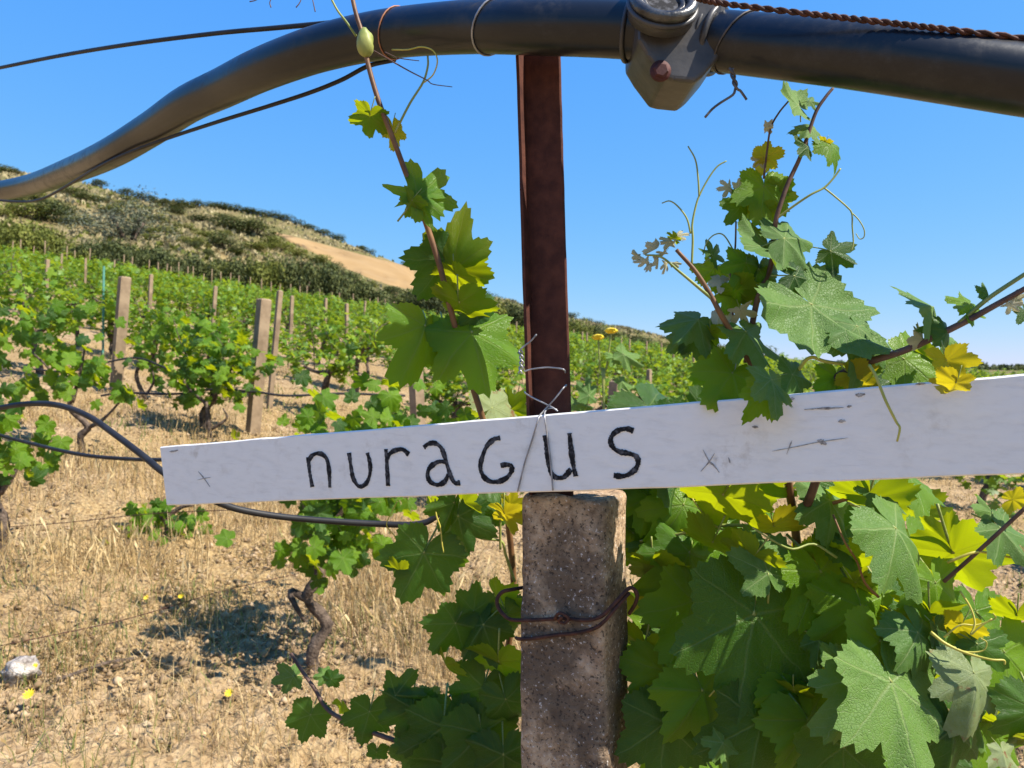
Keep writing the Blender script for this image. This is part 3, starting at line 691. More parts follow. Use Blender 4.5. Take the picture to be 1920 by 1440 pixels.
def hill_tufts(name, n, seed, mat, label, s0, s1, lim):
    g = np.random.default_rng(seed); th = g.uniform(R(-40), R(12), n * 3); r = g.uniform(53, 150, n * 3); x = r * np.sin(th); y = r * np.cos(th)
    k = vnoise(x * .16, y * .16, seed) + .5 * vnoise(x * .5, y * .5, seed + 1) + g.uniform(-.2, .2, n * 3) > lim
    u = x / y * 1440 + 960; el = 690 - (ground_h(x, y) - CAMH) / y * 1440       # leave the ripe field clear
    fld = (u > 505) & (u < 785) & (el > np.interp(u, tx[:, 0], tx[:, 1]) - 4) & (el < np.interp(u, bx_[:, 0], bx_[:, 1]) + 2)
    k &= ~fld; x, y = x[k][:n], y[k][:n]; n = len(x); z = ground_h(x, y) + .12
    nr = g.normal(0, 1, (n, 3)); nr[:, 2] *= .35; v, f, t = small_leaf_batch(np.stack([x, y, z], -1), nr, g.uniform(s0, s1, n), np.clip(g.normal(.5, .25, n), 0, 1), g.uniform(-.5, .5, n))
    return tag(obj(name, mesh_np(name, v, f, mat, False, t)), label, 'scrub', kind='stuff')
MAT['hillgrass'] = tint_mat('hill_grass', (.17, .14, .07), (.34, .28, .145), (.47, .40, .23), .8, (.3, .24, .1), .2)
hill_tufts('hillside_grass', 16000, 57, MAT['hillgrass'], 'rough dry grass covering the hillside', .25, .6, -.05)
hill_tufts('hillside_scrub', 8000, 58, MAT['scrub_olive'], 'patchy low olive scrub spread over the dry hillside', .25, .55, .30)
# distant wood on the plain
g = np.random.default_rng(77); n = 9000
th = g.uniform(R(8), R(46), n); r = 620 + g.uniform(0, 60, n); hmax = 4.2 + 5.0 * vnoise(th * 90, th * 0, 21) + 4 * vnoise(th * 300, th * 0, 22)
z = -3 + g.uniform(0, 1, n) * np.maximum(hmax + 3.5, 2.0)
v, f, t = small_leaf_batch(np.stack([r * np.sin(th), r * np.cos(th), z], -1), g.normal(0, 1, (n, 3)) + np.array([0, -1, .6]), g.uniform(1.6, 3.0, n), np.clip(.35 + .2 * g.normal(0, 1, n), 0, 1), g.uniform(0, 6, n))
tag(obj('distant_woodland', mesh_np('distant_woodland', v, f, MAT['scrub'], False, t)), 'thin dark line of woodland on the flat horizon', 'woodland', kind='stuff')

# ---------------------------------------------------------------- dry grass, weeds, clods
def blades(n, rmin, rmax, thr, hmin, hmax, width, seed, mat, name, lean=.5, tmean=.5, patch=1.3, clump=6):
    g = np.random.default_rng(seed)
    m = n * 4; r = np.exp(g.uniform(math.log(rmin), math.log(rmax), m)); th = g.uniform(R(-40), R(38), m)
    x = r * np.sin(th); y = r * np.cos(th)
    dens = vnoise(x * patch, y * patch, seed) + .6 * vnoise(x * patch * 3, y * patch * 3, seed + 1)
    keep = dens + g.uniform(-.25, .25, m) > thr
    x, y = x[keep][:n], y[keep][:n]; n = len(x)
    cx = x + g.normal(0, .02, n); cy = y + g.normal(0, .02, n)
    z = ground_h(cx, cy) - .01
    h = g.uniform(hmin, hmax, n) * g.uniform(.5, 1.0, n); az = g.uniform(0, 6.283, n); ln_ = np.abs(g.normal(0, lean, n)) * h
    dx, dy = np.cos(az), np.sin(az); fa = g.uniform(0, 3.14, n); wx, wy = np.cos(fa) * width, np.sin(fa) * width
    rr = np.hypot(x, y); sw = np.clip(rr / 3.0, .7, 3.0); wx *= sw; wy *= sw
    b0 = np.stack([cx - wx, cy - wy, z], -1); b1 = np.stack([cx + wx, cy + wy, z], -1)
    mx_, my_, mz_ = cx + dx * ln_ * .35, cy + dy * ln_ * .35, z + h * .6
    m0 = np.stack([mx_ - wx * .8, my_ - wy * .8, mz_], -1); m1 = np.stack([mx_ + wx * .8, my_ + wy * .8, mz_], -1)
    tp = np.stack([cx + dx * ln_, cy + dy * ln_, z + h * np.clip(1 - .3 * (ln_ / h) ** 2, .3, 1)], -1)
    V = np.stack([b0, b1, m1, m0, tp], 1).reshape(-1, 3); i = np.arange(n)[:, None] * 5
    F = np.concatenate([i + np.array([[0, 1, 2]]), i + np.array([[0, 2, 3]]), i + np.array([[3, 2, 4]])])
    t = np.repeat(np.clip(g.normal(tmean, .24, n), 0, 1), 5)
    return obj(name, mesh_np(name, V, F, mat, False, t))
o = blades(34000, 1.7, 16, .17, .03, .15, .0013, 31, MAT['straw'], 'dry_grass', 1.0, .5)
tag(o, 'dry straw coloured grass scattered over the bare soil', 'grass', kind='stuff')
o = blades(9000, 2.2, 9, .30, .10, .30, .0012, 37, MAT['straw'], 'tall_dry_grass', .35, .62, .9)
tag(o, 'taller bleached grass tufts between the vine rows', 'grass', kind='stuff')
o = blades(26000, 1.7, 14, -.10, .02, .10, .0014, 33, MAT['straw'], 'straw_litter', 3.0, .6)
tag(o, 'short broken straw lying flat on the soil', 'straw', kind='stuff')
o = blades(9000, 1.8, 14, .20, .03, .14, .0018, 35, MAT['weed'], 'green_weeds', .7, .45, 1.9)
tag(o, 'small patches of green weeds among the dry grass', 'weeds', kind='stuff')
g = np.random.default_rng(47); TV, TF, TT_, tb = [], [], [], 0
for (px, py, rad_, nn, hh) in [(70, 1075, .22, 420, .22), (170, 1060, .20, 380, .22), (280, 1070, .16, 260, .20), (390, 1020, .18, 300, .20), (460, 985, .16, 240, .18), (870, 1270, .16, 420, .24), (800, 1180, .22, 520, .26), (910, 1210, .16, 380, .24), (700, 1120, .18, 420, .24), (745, 1075, .22, 420, .22), (150, 890, .3, 420, .22), (300, 905, .3, 420, .2), (560, 900, .3, 300, .2), (660, 1190, .12, 220, .2), (620, 1330, .10, 160, .14), (330, 1380, .12, 220, .14), (430, 1400, .10, 180, .14), (230, 1330, .08, 120, .12), (90, 1410, .1, 160, .12), (520, 1420, .1, 200, .14)]:
    k = (px - 960) / 1440; S = float(np.interp(math.atan(k), TH, SV)) / math.cos(math.atan(k)); d = CAMH / (S + (py - 690) / 1440)
    nn = int(nn * .65); x = k * d + g.normal(0, rad_, nn); y = d + g.normal(0, rad_, nn); z = ground_h(x, y) - .01
    h = hh * g.uniform(.35, 1.0, nn); az = g.uniform(0, 6.283, nn); l_ = np.abs(g.normal(0, .45, nn)) * h; fa = g.uniform(0, 3.14, nn); w = .0012 * np.clip(d / 3, .8, 2.5)
    wx, wy = np.cos(fa) * w, np.sin(fa) * w; dx, dy = np.cos(az) * l_, np.sin(az) * l_
    hd = g.random(nn) < .22       # seed heads
    v = np.stack([np.stack([x - wx, y - wy, z], -1), np.stack([x + wx, y + wy, z], -1), np.stack([x + dx * .6 + wx, y + dy * .6 + wy, z + h * .75], -1), np.stack([x + dx * .6 - wx, y + dy * .6 - wy, z + h * .75], -1),
                  np.stack([x + dx * .8 + wx * (1 + 3.5 * hd), y + dy * .8 + wy * (1 + 3.5 * hd), z + h * .86], -1), np.stack([x + dx * .8 - wx * (1 + 3.5 * hd), y + dy * .8 - wy * (1 + 3.5 * hd), z + h * .86], -1), np.stack([x + dx, y + dy, z + h], -1)], 1).reshape(-1, 3)
    i = np.arange(nn)[:, None] * 7 + tb
    TF.append(np.concatenate([i + np.array([[0, 1, 2]]), i + np.array([[0, 2, 3]]), i + np.array([[3, 2, 4]]), i + np.array([[3, 4, 5]]), i + np.array([[5, 4, 6]])])); TV.append(v); tb += len(v)
    TT_.append(np.repeat(np.clip(g.normal(.38, .3, nn) + .35 * hd, 0, 1), 7))
tag(obj('wild_oat_tufts', mesh_np('wild_oat_tufts', np.concatenate(TV), np.concatenate(TF), MAT['straw'], False, np.concatenate(TT_))), 'brown and bleached wild oat tufts with drooping seed heads', 'grass', kind='stuff')
g = np.random.default_rng(41); n = 42000
r = np.exp(g.uniform(math.log(1.7), math.log(10), n)); th = g.uniform(R(-40), R(38), n); x = r * np.sin(th); y = r * np.cos(th); z = ground_h(x, y)
oc = np.array([(1, 0, 0), (-1, 0, 0), (0, 1, 0), (0, -1, 0), (0, 0, .8), (0, 0, -.5)]); of = np.array([(0, 2, 4), (2, 1, 4), (1, 3, 4), (3, 0, 4), (2, 0, 5), (1, 2, 5), (3, 1, 5), (0, 3, 5)])
sz = np.exp(g.normal(math.log(.0068), .55, n)).clip(.002, .024)
V = (oc[None] * g.uniform(.45, 1.45, (n, 6, 1)) * sz[:, None, None]); a = g.uniform(0, 6.28, n); ca, sa = np.cos(a)[:, None], np.sin(a)[:, None]
V = np.stack([V[..., 0] * ca - V[..., 1] * sa, V[..., 0] * sa + V[..., 1] * ca, V[..., 2]], -1) + np.stack([x, y, z + .008], -1)[:, None]
F = (np.arange(n)[:, None, None] * 6 + of[None]).reshape(-1, 3)
tag(obj('soil_clods', mesh_np('soil_clods', V.reshape(-1, 3), F, MAT['clod'], False, np.repeat(np.clip(g.normal(.55, .25, n), 0, 1), 6))), 'small crumbled clods of tan soil on the ground', 'soil', kind='stuff')

# white stone
def ground_at(px, py):
    k = (px - 960) / 1440; S = float(np.interp(math.atan(k), TH, SV)) / math.cos(math.atan(k)); d = CAMH / (S + (py - 690) / 1440)
    return Vector((k * d, d, gh(k * d, d)))
p = ground_at(38, 1275)
import bmesh
bm = bmesh.new(); bmesh.ops.create_icosphere(bm, subdivisions=3, radius=.052)
for v in bm.verts:
    q = v.co.normalized(); v.co *= 1 + .5 * float(vnoise(q.x * 2.2 + 5, q.y * 2.2 + q.z * 3, 61)) + .45 * float(vnoise(q.x * 6 + q.z * 5, q.y * 6, 62)) + .2 * float(vnoise(q.x * 13 + q.z * 9, q.y * 13, 63)); v.co.z *= .85
me = bpy.data.meshes.new('stone'); bm.to_mesh(me); bm.free(); me.materials.append(MAT['stone']); me.polygons.foreach_set('use_smooth', [True] * len(me.polygons))
tag(obj('stone', me, None, p + Vector((0, 0, .028))), 'rough white limestone lying on the dry soil', 'stone')

# yellow flowers
def flower(p, h, r, label):
    e = empty('wildflower', p, label, 'flower', 'small yellow wildflowers in the dry grass')
    tube('stem', [p + Vector((0, 0, -.01)), p + Vector((.004, 0, h * .5)), p + Vector((0, 0, h))], .0016, .0014, MAT['greencane'], e, 5, 3)
    V = [(0, 0, 0)]; F = []
    for k in range(22):
        a = 2 * math.pi * k / 22; rr_ = r * (1 if k % 2 else .62); V.append((rr_ * math.cos(a), rr_ * math.sin(a) - .0, .004 + .25 * rr_ * (k % 2)))
    for k in range(22): F.append((0, 1 + k, 1 + (k + 1) % 22))
    o = obj('petals', mesh('petals', V, F, MAT['flower'], False), e, Vector((0, 0, h))); o.rotation_euler = (R(38), 0, 0)
for (px, py, r) in [(55, 1335, .019), (430, 1330, .016), (340, 1142, .014), (66, 1280, .012), (275, 1145, .012)]:
    flower(ground_at(px, py), .05, r, 'tiny yellow wildflower on a short stem in the dry grass')

# ---------------------------------------------------------------- near vines, leaf by leaf
def near_vine(label, base, trunk_pts, arms, leaves, lsize, seed):
    """trunk_pts, arms in world coordinates; leaves: list of (centre, spread, count)"""
    rr = random.Random(seed)
    e = empty('grapevine', base, label, 'grapevine', 'grapevines in the near row')
    tube('trunk', trunk_pts, .024, .016, MAT['bark'], e, 9, 5, True, .22)
    for a in arms: tube('arm', a, .016, .006, MAT['bark'], e, 7, 5, True, .15)
    for c, sp, n in leaves:
        for _ in range(n):
            p = c + Vector((rr.gauss(0, sp[0]), rr.gauss(0, sp[1]), rr.gauss(0, sp[2])))
            add_leaf(e, p, lsize * rr.uniform(.6, 1.2), rr.choice((rr.gauss(180, 45), rr.uniform(0, 360))), rr.gauss(0, 45), rr.gauss(-25, 30), rr.choice(('leaf', 'leaf_fresh', 'leaf_lime', 'leaf', 'leaf_fresh')), rr.choice((0, 1, 2, 3, 5, 8)))
    return e
b = ground_at(596, 1262)
dA = b.y
near_vine('small grapevine with a crooked bare trunk casting a dark shadow on the soil', b,
          [b + Vector((0, 0, -.05)), P(585, 1225, dA), P(612, 1170, dA + .02), P(575, 1120, dA), P(598, 1080, dA), P(592, 1030, dA), P(610, 980, dA)],
          [[P(575, 1122, dA), P(545, 1110, dA), P(556, 1140, dA - .05), P(572, 1165, dA - .05)], [P(600, 1010, dA), P(640, 960, dA), P(670, 900, dA)], [P(595, 1020, dA), P(575, 960, dA), P(560, 900, dA)]],
          [(P(630, 1000, dA), (.075, .10, .085), 70), (P(640, 900, dA + .05), (.15, .17, .10), 120), (P(600, 1050, dA), (.05, .06, .04), 10), (P(725, 790, dA + .15), (.17, .12, .10), 60), (P(640, 830, dA + .1), (.12, .12, .10), 30)], .085, 1)
b = ground_at(310, 1010); d = b.y
near_vine('low leafy grapevine sprout growing close to the ground below the sign\'s end', b, [b + Vector((0, 0, -.05)), b + Vector((.02, 0, .06)), b + Vector((-.02, 0, .13))], [[b + Vector((0, 0, .1)), b + Vector((.08, 0, .16)), b + Vector((.14, 0, .17))]],
          [(P(285, 975, d), (.07, .07, .045), 40), (P(350, 985, d), (.05, .06, .035), 22)], .075, 2)
b = ground_at(-12, 1030); d = b.y
near_vine('leafy grapevine by the black hoses with a twisted bare trunk', b, [b + Vector((0, 0, -.05)), P(8, 985, d), P(-8, 940, d), P(0, 900, d)], [[P(0, 925, d), P(25, 890, d), P(40, 860, d)]],
          [(P(15, 850, d), (.09, .10, .075), 44), (P(-20, 760, d), (.08, .10, .1), 26)], .085, 3)
b = ground_at(165, 852); d = b.y
near_vine('grapevine with a leaning grey trunk under the arching black hose', b, [b + Vector((0, 0, -.05)), P(150, 822, d), P(165, 800, d), P(135, 770, d), P(130, 745, d)],
          [[P(160, 805, d), P(195, 785, d), P(235, 742, d)], [P(130, 750, d), P(100, 700, d), P(60, 660, d)], [P(135, 755, d), P(150, 700, d), P(160, 650, d)]],
          [(P(150, 700, d), (.12, .12, .11), 60), (P(60, 660, d + .1), (.16, .14, .16), 60), (P(235, 738, d), (.035, .04, .03), 8), (P(30, 590, d + .2), (.16, .14, .12), 36)], .105, 4)
b = ground_at(395, 822); d = b.y
near_vine('grapevine with a dark forked trunk left of the stout concrete post', b, [b + Vector((0, 0, -.05)), P(392, 800, d), P(390, 775, d), P(385, 752, d)],
          [[P(396, 805, d), P(425, 785, d), P(418, 765, d)], [P(385, 756, d), P(360, 735, d), P(345, 715, d)]],
          [(P(430, 715, d), (.13, .12, .12), 56), (P(350, 715, d), (.07, .09, .10), 30), (P(400, 640, d + .1), (.18, .14, .13), 44)], .105, 5)
b = ground_at(278, 748); d = b.y
near_vine('grapevine with a looped trunk beside the lone squared post', b, [b + Vector((0, 0, -.05)), P(262, 725, d), P(256, 700, d), P(265, 680, d)],
          [[P(275, 740, d), P(288, 715, d), P(285, 690, d)]],
          [(P(330, 635, d), (.20, .14, .16), 66), (P(275, 660, d), (.12, .12, .12), 30)], .11, 6)

# drip hoses strung between the vines
def hose(name, pts, r, label, mat='hose', grp=None, cat='hose'):
    q = catmull(pts, 8); V, F = tube_data(q, r, 10)
    return tag(obj(name, mesh(name, V, F, MAT[mat])), label, cat, grp)
hose('drip_hose', [P(190, 742, 6.9), P(230, 736, 6.8), P(275, 738, 6.7), P(340, 738, 6.6), P(400, 730, 6.5), P(480, 735, 6.5), P(540, 742, 6.5), P(640, 738, 6.6), P(760, 742, 6.7)], .010, 'thin black drip hose hung along the vine trunks by the stout post')
hose('drip_hose', [P(40, 690, 7.6), P(130, 696, 7.5), P(215, 676, 7.6), P(262, 672, 7.6), P(310, 690, 7.5), P(360, 712, 7.3)], .010, 'thin black drip hose sagging behind the lone squared post')
hose('drip_hose', [P(-30, 808, 3.4), P(60, 832, 3.2), P(150, 852, 3.0), P(230, 860, 2.9), P(310, 862, 2.8), P(420, 858, 2.7)], .0075, 'thin black hose passing behind the sign\'s left end')
hose('trellis_wire', [P(-40, 992, 3.7), P(120, 980, 3.5), P(300, 962, 3.4), P(480, 955, 3.3)], .0018, 'thin rusty trellis wire above the soil near the low sprout', 'rustwire', cat='wire')
hose('trellis_wire', [ground_at(-60, 1240) + Vector((0, 0, .03)), ground_at(80, 1222) + Vector((0, 0, .05)), ground_at(240, 1185) + Vector((0, 0, .05)), ground_at(420, 1125) + Vector((0, 0, .04)), ground_at(560, 1095) + Vector((0, 0, .05))], .0019, 'slack rusty wire lying over the dry soil', 'rustwire', cat='wire')
hose('fallen_stick', [ground_at(100, 1285) + Vector((0, 0, .012)), ground_at(150, 1268) + Vector((0, 0, .014)), ground_at(200, 1250) + Vector((0, 0, .012)), ground_at(255, 1240) + Vector((0, 0, .01))], .006, 'dark fallen vine stick lying on the soil', 'bark', cat='stick')

# ---------------------------------------------------------------- the sign board
def invd(px): return 1.05 + .75 * (px - 300) / 1620
def BP(px, py): return P(px, py, 1 / invd(px))
TL, TR, BL, BR = BP(300, 838), BP(2060, 690), BP(313, 948), BP(2060, 885)
BX = (TR - TL).normalized(); BN = BX.cross((BL - TL)).normalized()
if BN.y > 0: BN = -BN
BACK = -BN
def on_board(px, py, lift=0.0):
    """pixel's ray met with the board's front plane"""
    o = Vector((0, 0, CAMH)); d = P(px, py, 1.0) - o
    t = (TL - o).dot(BN) / d.dot(BN); return o + d * t + BN * lift
TH_B = .013
V, F = [], []
nb = 60
for i in range(nb + 1):
    t = i / nb
    a = TL.lerp(TR, t); b = BL.lerp(BR, t)
    a = a - BN * (a - TL).dot(BN); b = b - BN * (b - TL).dot(BN)
    up = (a - b).normalized()
    a = a + up * float(vnoise(t * 30, 0, 81)) * .0009; b = b + up * float(vnoise(t * 22, 5, 82)) * .0011
    c = .0012
    ring = [a - up * c, a + BACK * c, a + BACK * (TH_B - c), a - up * c + BACK * TH_B, b + up * c + BACK * TH_B, b + BACK * (TH_B - c), b + BACK * c, b + up * c]
    V += ring
for i in range(nb):
    for k in range(8):
        k2 = (k + 1) % 8; F.append((i * 8 + k, i * 8 + k2, (i + 1) * 8 + k2, (i + 1) * 8 + k))
F.append(tuple(range(7, -1, -1))); F.append(tuple(nb * 8 + k for k in range(8)))
base = (BL + BR) / 2
sign = empty('sign_board', base, 'long white painted wooden board with a hand-lettered black word, wired to a post', 'sign')
obj('plank', mesh('plank', V, F, MAT['paint'], False), sign)

def stroke(name, pts, w, mat, parent, lift=.0007, jag=.12, seed=0, n=8, tap=False):
    f0 = random.Random(seed * 7 + 1).uniform(0, 6)
    """hand-drawn ribbon on the board's face, pts in photograph pixels"""
    rr = random.Random(seed); q = [on_board(x, y, lift) for x, y in pts]; q = catmull(q, n)
    V, F = [], []; m = len(q)
    for i, p in enumerate(q):
        t = (q[min(i + 1, m - 1)] - q[max(i - 1, 0)]).normalized(); s = t.cross(BN).normalized()
        ww = w * (1 + rr.uniform(-jag, jag)) * (1 if not tap else .25 + .75 * math.sin(math.pi * i / (m - 1)))
        ww *= 1 + .16 * math.sin(f0 + i * .35)
        e = rr.uniform(-jag, jag) * w * .2
        V += [p + s * (ww / 2 + e), p - s * (ww / 2 - e), p + s * (ww / 2 + e) - BN * .0005, p - s * (ww / 2 - e) - BN * .0005]
    for i in range(m - 1):
        a = i * 4; b = a + 4
        F += [(a, a + 1, b + 1, b), (a + 1, a + 3, b + 3, b + 1), (a + 2, a, b, b + 2)]
    F += [(0, 2, 3, 1), ((m - 1) * 4, (m - 1) * 4 + 1, (m - 1) * 4 + 3, (m - 1) * 4 + 2)]
    return V, F
def letter(strokes, w, seed):
    V, F = [], []
    for k, s in enumerate(strokes):
        v, f = stroke('', s, w, None, None, .0007 + .00012 * k, .15, seed + k, 9); F += [tuple(i + len(V) for i in q) for q in f]; V += v
    me = mesh('letter', V, F, MAT['ink'], False); return obj('letter', me, sign)
LW = .0046
letter([[(578, 857), (581, 885), (586, 913)], [(579, 864), (586, 854), (597, 850), (608, 854), (615, 866), (618, 890), (619, 914)]], LW, 1)
letter([[(655, 849), (658, 872), (663, 897), (674, 912), (687, 906), (694, 888), (694, 868), (689, 849)]], LW, 5)
letter([[(724, 842), (726, 873), (728, 911)], [(726, 860), (732, 850), (743, 844), (756, 843), (767, 852)]], LW, 9)
letter([[(795, 839), (804, 832), (816, 831), (827, 839), (834, 855), (840, 876), (848, 898), (855, 906), (863, 905)], [(838, 866), (822, 866), (807, 876), (802, 889), (807, 903), (821, 909), (834, 903), (841, 889)]], LW, 13)
letter([[(938, 821), (926, 824), (913, 837), (905, 856), (901, 875), (906, 892), (918, 902), (934, 903), (950, 896), (959, 884), (959, 874), (950, 871), (939, 873)]], LW, 17)
letter([[(1022, 816), (1025, 840), (1028, 862), (1033, 885), (1043, 895), (1058, 894), (1071, 880)], [(1068, 812), (1071, 840), (1075, 870), (1080, 893)]], LW, 21)
letter([[(1188, 808), (1176, 804), (1162, 806), (1150, 814), (1145, 826), (1150, 839), (1162, 847), (1178, 850), (1192, 855), (1197, 866), (1192, 879), (1180, 889), (1166, 893), (1151, 891)]], LW, 25)
marks = [([(372, 884), (383, 897), (394, 913)], .0011), ([(370, 900), (383, 897), (396, 895)], .0009), ([(318, 847), (326, 846), (334, 844)], .0022), ([(1318, 843), (1330, 865), (1338, 872), (1349, 886)], .0014), ([(1314, 884), (1328, 868), (1340, 850)], .0008), ([(1366, 858), (1369, 868)], .0012),
         ([(1508, 768), (1535, 766), (1565, 765), (1582, 764)], .0014), ([(1588, 763), (1597, 761)], .0022), ([(1572, 791), (1580, 789), (1586, 790)], .0022), ([(1448, 846), (1490, 838), (1540, 828), (1590, 821)], .0008), ([(1532, 826), (1540, 828), (1550, 833)], .0034), ([(1475, 852), (1480, 838), (1485, 826)], .0008), ([(1604, 740), (1612, 741), (1622, 739)], .0030), ([(1410, 800), (1422, 801)], .0016), ([(1482, 748), (1490, 747)], .0020), ([(1716, 720), (1735, 719)], .0018)]
for i, (pts, w) in enumerate(marks):
    v, f = stroke('', pts, w, None, None, .00055, .35, 40 + i, 5, True); obj('scuff_mark', mesh('scuff_mark', v, f, MAT['mark'], False), sign)

# ---------------------------------------------------------------- concrete post and rusty steel post
def plane_at(px, py, behind):
    o = Vector((0, 0, CAMH)); d = P(px, py, 1.0) - o
    t = (TL + BACK * behind - o).dot(BN) / d.dot(BN); return o + d * t
hx_ = Vector((BX.x, BX.y, 0)).normalized(); hy_ = Vector((-hx_.y, hx_.x, 0))
if hy_.y < 0: hy_ = -hy_
FLc, FRc = plane_at(972, 1010, .020), plane_at(1136, 1010, .020)
W = (FRc - FLc).dot(hx_); DEP = .072
ztop = P(0, 926, FLc.y).z; zbot = -.05
org = Vector((FLc.x, FLc.y, 0))
def rounded(w, d, r, n=4):
    out = []
    for cx, cy, a0 in ((r, r, 180), (w - r, r, 270), (w - r, d - r, 0), (r, d - r, 90)):
        for k in range(n + 1):
            a = R(a0 + 90 * k / n); out.append((cx + r * math.cos(a), cy + r * math.sin(a)))
    res = []
    for i, p in enumerate(out):          # extra points along the straight runs
        q = out[(i + 1) % len(out)]; L = math.hypot(q[0] - p[0], q[1] - p[1]); m = max(1, int(L / .008))
        for k in range(m): res.append((p[0] + (q[0] - p[0]) * k / m, p[1] + (q[1] - p[1]) * k / m))
    return res
sec = rounded(W, DEP, .009)
V, F = [], []; zs = list(np.linspace(zbot, ztop - .006, 130)) + [ztop - .002, ztop]; ns = len(sec)
cx, cy = W / 2, DEP / 2
for j, z in enumerate(zs):
    ins = 1.0 if j < len(zs) - 2 else (.97 if j == len(zs) - 2 else .93)
    for k, (a, b) in enumerate(sec):
        dn = float(vnoise(k * .35, z * 45, 91)) * .0022 + float(vnoise(k * .9, z * 120, 92)) * .0012 + float(vnoise(k * .12, z * 9, 93)) * .003
        f_ = ins * (1 + dn / .045)
        V.append(org + hx_ * (cx + (a - cx) * f_) + hy_ * (cy + (b - cy) * f_) + Vector((0, 0, z + (float(vnoise(a * 60, b * 60, 94)) * .004 if j >= len(zs) - 2 else 0))))
for j in range(len(zs) - 1):
    for k in range(ns):
        k2 = (k + 1) % ns; F.append((j * ns + k, j * ns + k2, (j + 1) * ns + k2, (j + 1) * ns + k))
F.append(tuple((len(zs) - 1) * ns + k for k in range(ns))); F.append(tuple(reversed(range(ns))))
tag(obj('concrete_post', mesh('concrete_post', V, F, MAT['concrete'])), 'weathered mottled concrete post under the white sign, tied round with rusty wire', 'post')

# angle iron, one leg towards the camera
CL = plane_at(985, 700, .024); org2 = Vector((CL.x, CL.y, 0))
cw, cdp, ct = .041, .016, .0032
prof = [(0, 0), (ct, 0), (ct, cdp - ct), (cw * .5, cdp - ct), (cw - .001, cdp - ct), (cw, cdp - ct + .001), (cw, cdp), (0, cdp)]
V, F = [], []; z0, z1 = ztop - .12, P(0, 78, CL.y).z; zs = np.linspace(z0, z1, 40); zr_ = P(0, 700, CL.y).z
for z in zs:
    for a, b in prof:
        sh = -.030 * (z - zr_)
        V.append(org2 + hx_ * (a + float(vnoise(z * 60, a * 90, 95)) * .0007) + hy_ * (b + float(vnoise(z * 50, b * 90, 96)) * .0005) + Vector((sh, 0, z)))
for j in range(len(zs) - 1):
    for k in range(8):
        k2 = (k + 1) % 8; F.append((j * 8 + k, j * 8 + k2, (j + 1) * 8 + k2, (j + 1) * 8 + k))
n8 = (len(zs) - 1) * 8
F += [(n8 + 0, n8 + 1, n8 + 2, n8 + 7), (n8 + 2, n8 + 3, n8 + 4, n8 + 5, n8 + 6, n8 + 7)]
tag(obj('steel_post', mesh('steel_post', V, F, MAT['rust'], False)), 'rusty brown steel angle post rising behind the white sign to the black pipe', 'post')

# galvanised tie wire round board and steel post
def ch(px, py, lift=0.0):      # just in front of the channel's open edge
    return plane_at(px, py, .024 - .0025 - lift)
MAT['zinc'] = simple('galvanised_tie', (.20, .20, .21), (.42, .42, .44), 80, .45, .5, .2, .0003, metal=.4)
tie = empty('tie_wire', on_board(1020, 770, .003), 'thin galvanised wire lashing the white sign to the rusty steel post', 'wire')
r = .0008
tube('wire_loop', [on_board(972, 921, .0018), on_board(985, 868, .0018), on_board(1002, 815, .0018), on_board(1012, 783, .0025), ch(1020, 770, .004), ch(1040, 748, .003), ch(1056, 728, .002), ch(1062, 722, -.012), ch(1058, 735, -.022)], r, r, MAT['zinc'], tie, 7, 8)
tube('wire_loop', [on_board(1038, 919, .0018), on_board(1034, 870, .0018), on_board(1028, 820, .0018), on_board(1023, 780, .0025), ch(1024, 769, .003), ch(1033, 765, .003), ch(1044, 768, .001)], r, r, MAT['zinc'], tie, 7, 8)
tube('wire_loop', [ch(984, 735, -.015), ch(986, 738, .0), ch(1000, 746, .0015), ch(1022, 757, .0015), ch(1036, 764, .003), ch(1046, 771, .002)], r, r, MAT['zinc'], tie, 7, 8)
tube('wire_loop', [ch(986, 694, -.02), ch(984, 696, .001), ch(998, 692, .002), ch(1025, 689, .002), ch(1050, 691, .002), ch(1058, 694, .0), ch(1060, 700, -.02)], r, r, MAT['zinc'], tie, 7, 8)
for k in (0, 1):
    pts = []
    for i in range(15):
        t = i / 14; a = t * 14 + math.pi * k; pts.append(ch(975 + 3.2 * math.cos(a) + 6 * math.sin(t * 3) * .5, 700 - 44 * t, .002 + .0016 * math.sin(a)))
    if k == 0: pts += [ch(983, 649, .003), ch(995, 640, .003), ch(1006, 627, .004)]
    tube('wire_twist', pts, .0009, .0009, MAT['zinc'], tie, 6, 3)

# rusty wire round the concrete post
rw = empty('rusty_tie_wire', plane_at(1068, 1160, .016), 'thick rusty wire looped round the concrete post below the sign', 'wire')
def cp(px, py, lift=.002): return plane_at(px, py, .020 - lift)
tube('wire_loop', [cp(985, 1101, -.03), cp(962, 1105, -.006), cp(942, 1110, .0), cp(932, 1124, .003), cp(936, 1142, .004), cp(952, 1159, .005), cp(972, 1163, .004), cp(1010, 1162, .0035), cp(1060, 1160, .004), cp(1100, 1163, .004), cp(1128, 1155, .004), cp(1148, 1136, .0), plane_at(1166, 1116, .028), plane_at(1182, 1102, .038), plane_at(1194, 1112, .042), plane_at(1192, 1130, .045), plane_at(1180, 1150, .055)], .0019, .0019, MAT['rustwire'], rw, 8, 6)
tube('wire_loop', [cp(968, 1196, -.01), cp(974, 1198, .003), cp(1000, 1197, .0035), cp(1040, 1191, .0035), cp(1080, 1187, .0035), cp(1115, 1178, .004), cp(1135, 1163, .004), cp(1152, 1143, .0), plane_at(1170, 1122, .03), plane_at(1180, 1112, .036)], .0018, .0018, MAT['rustwire'], rw, 8, 6)
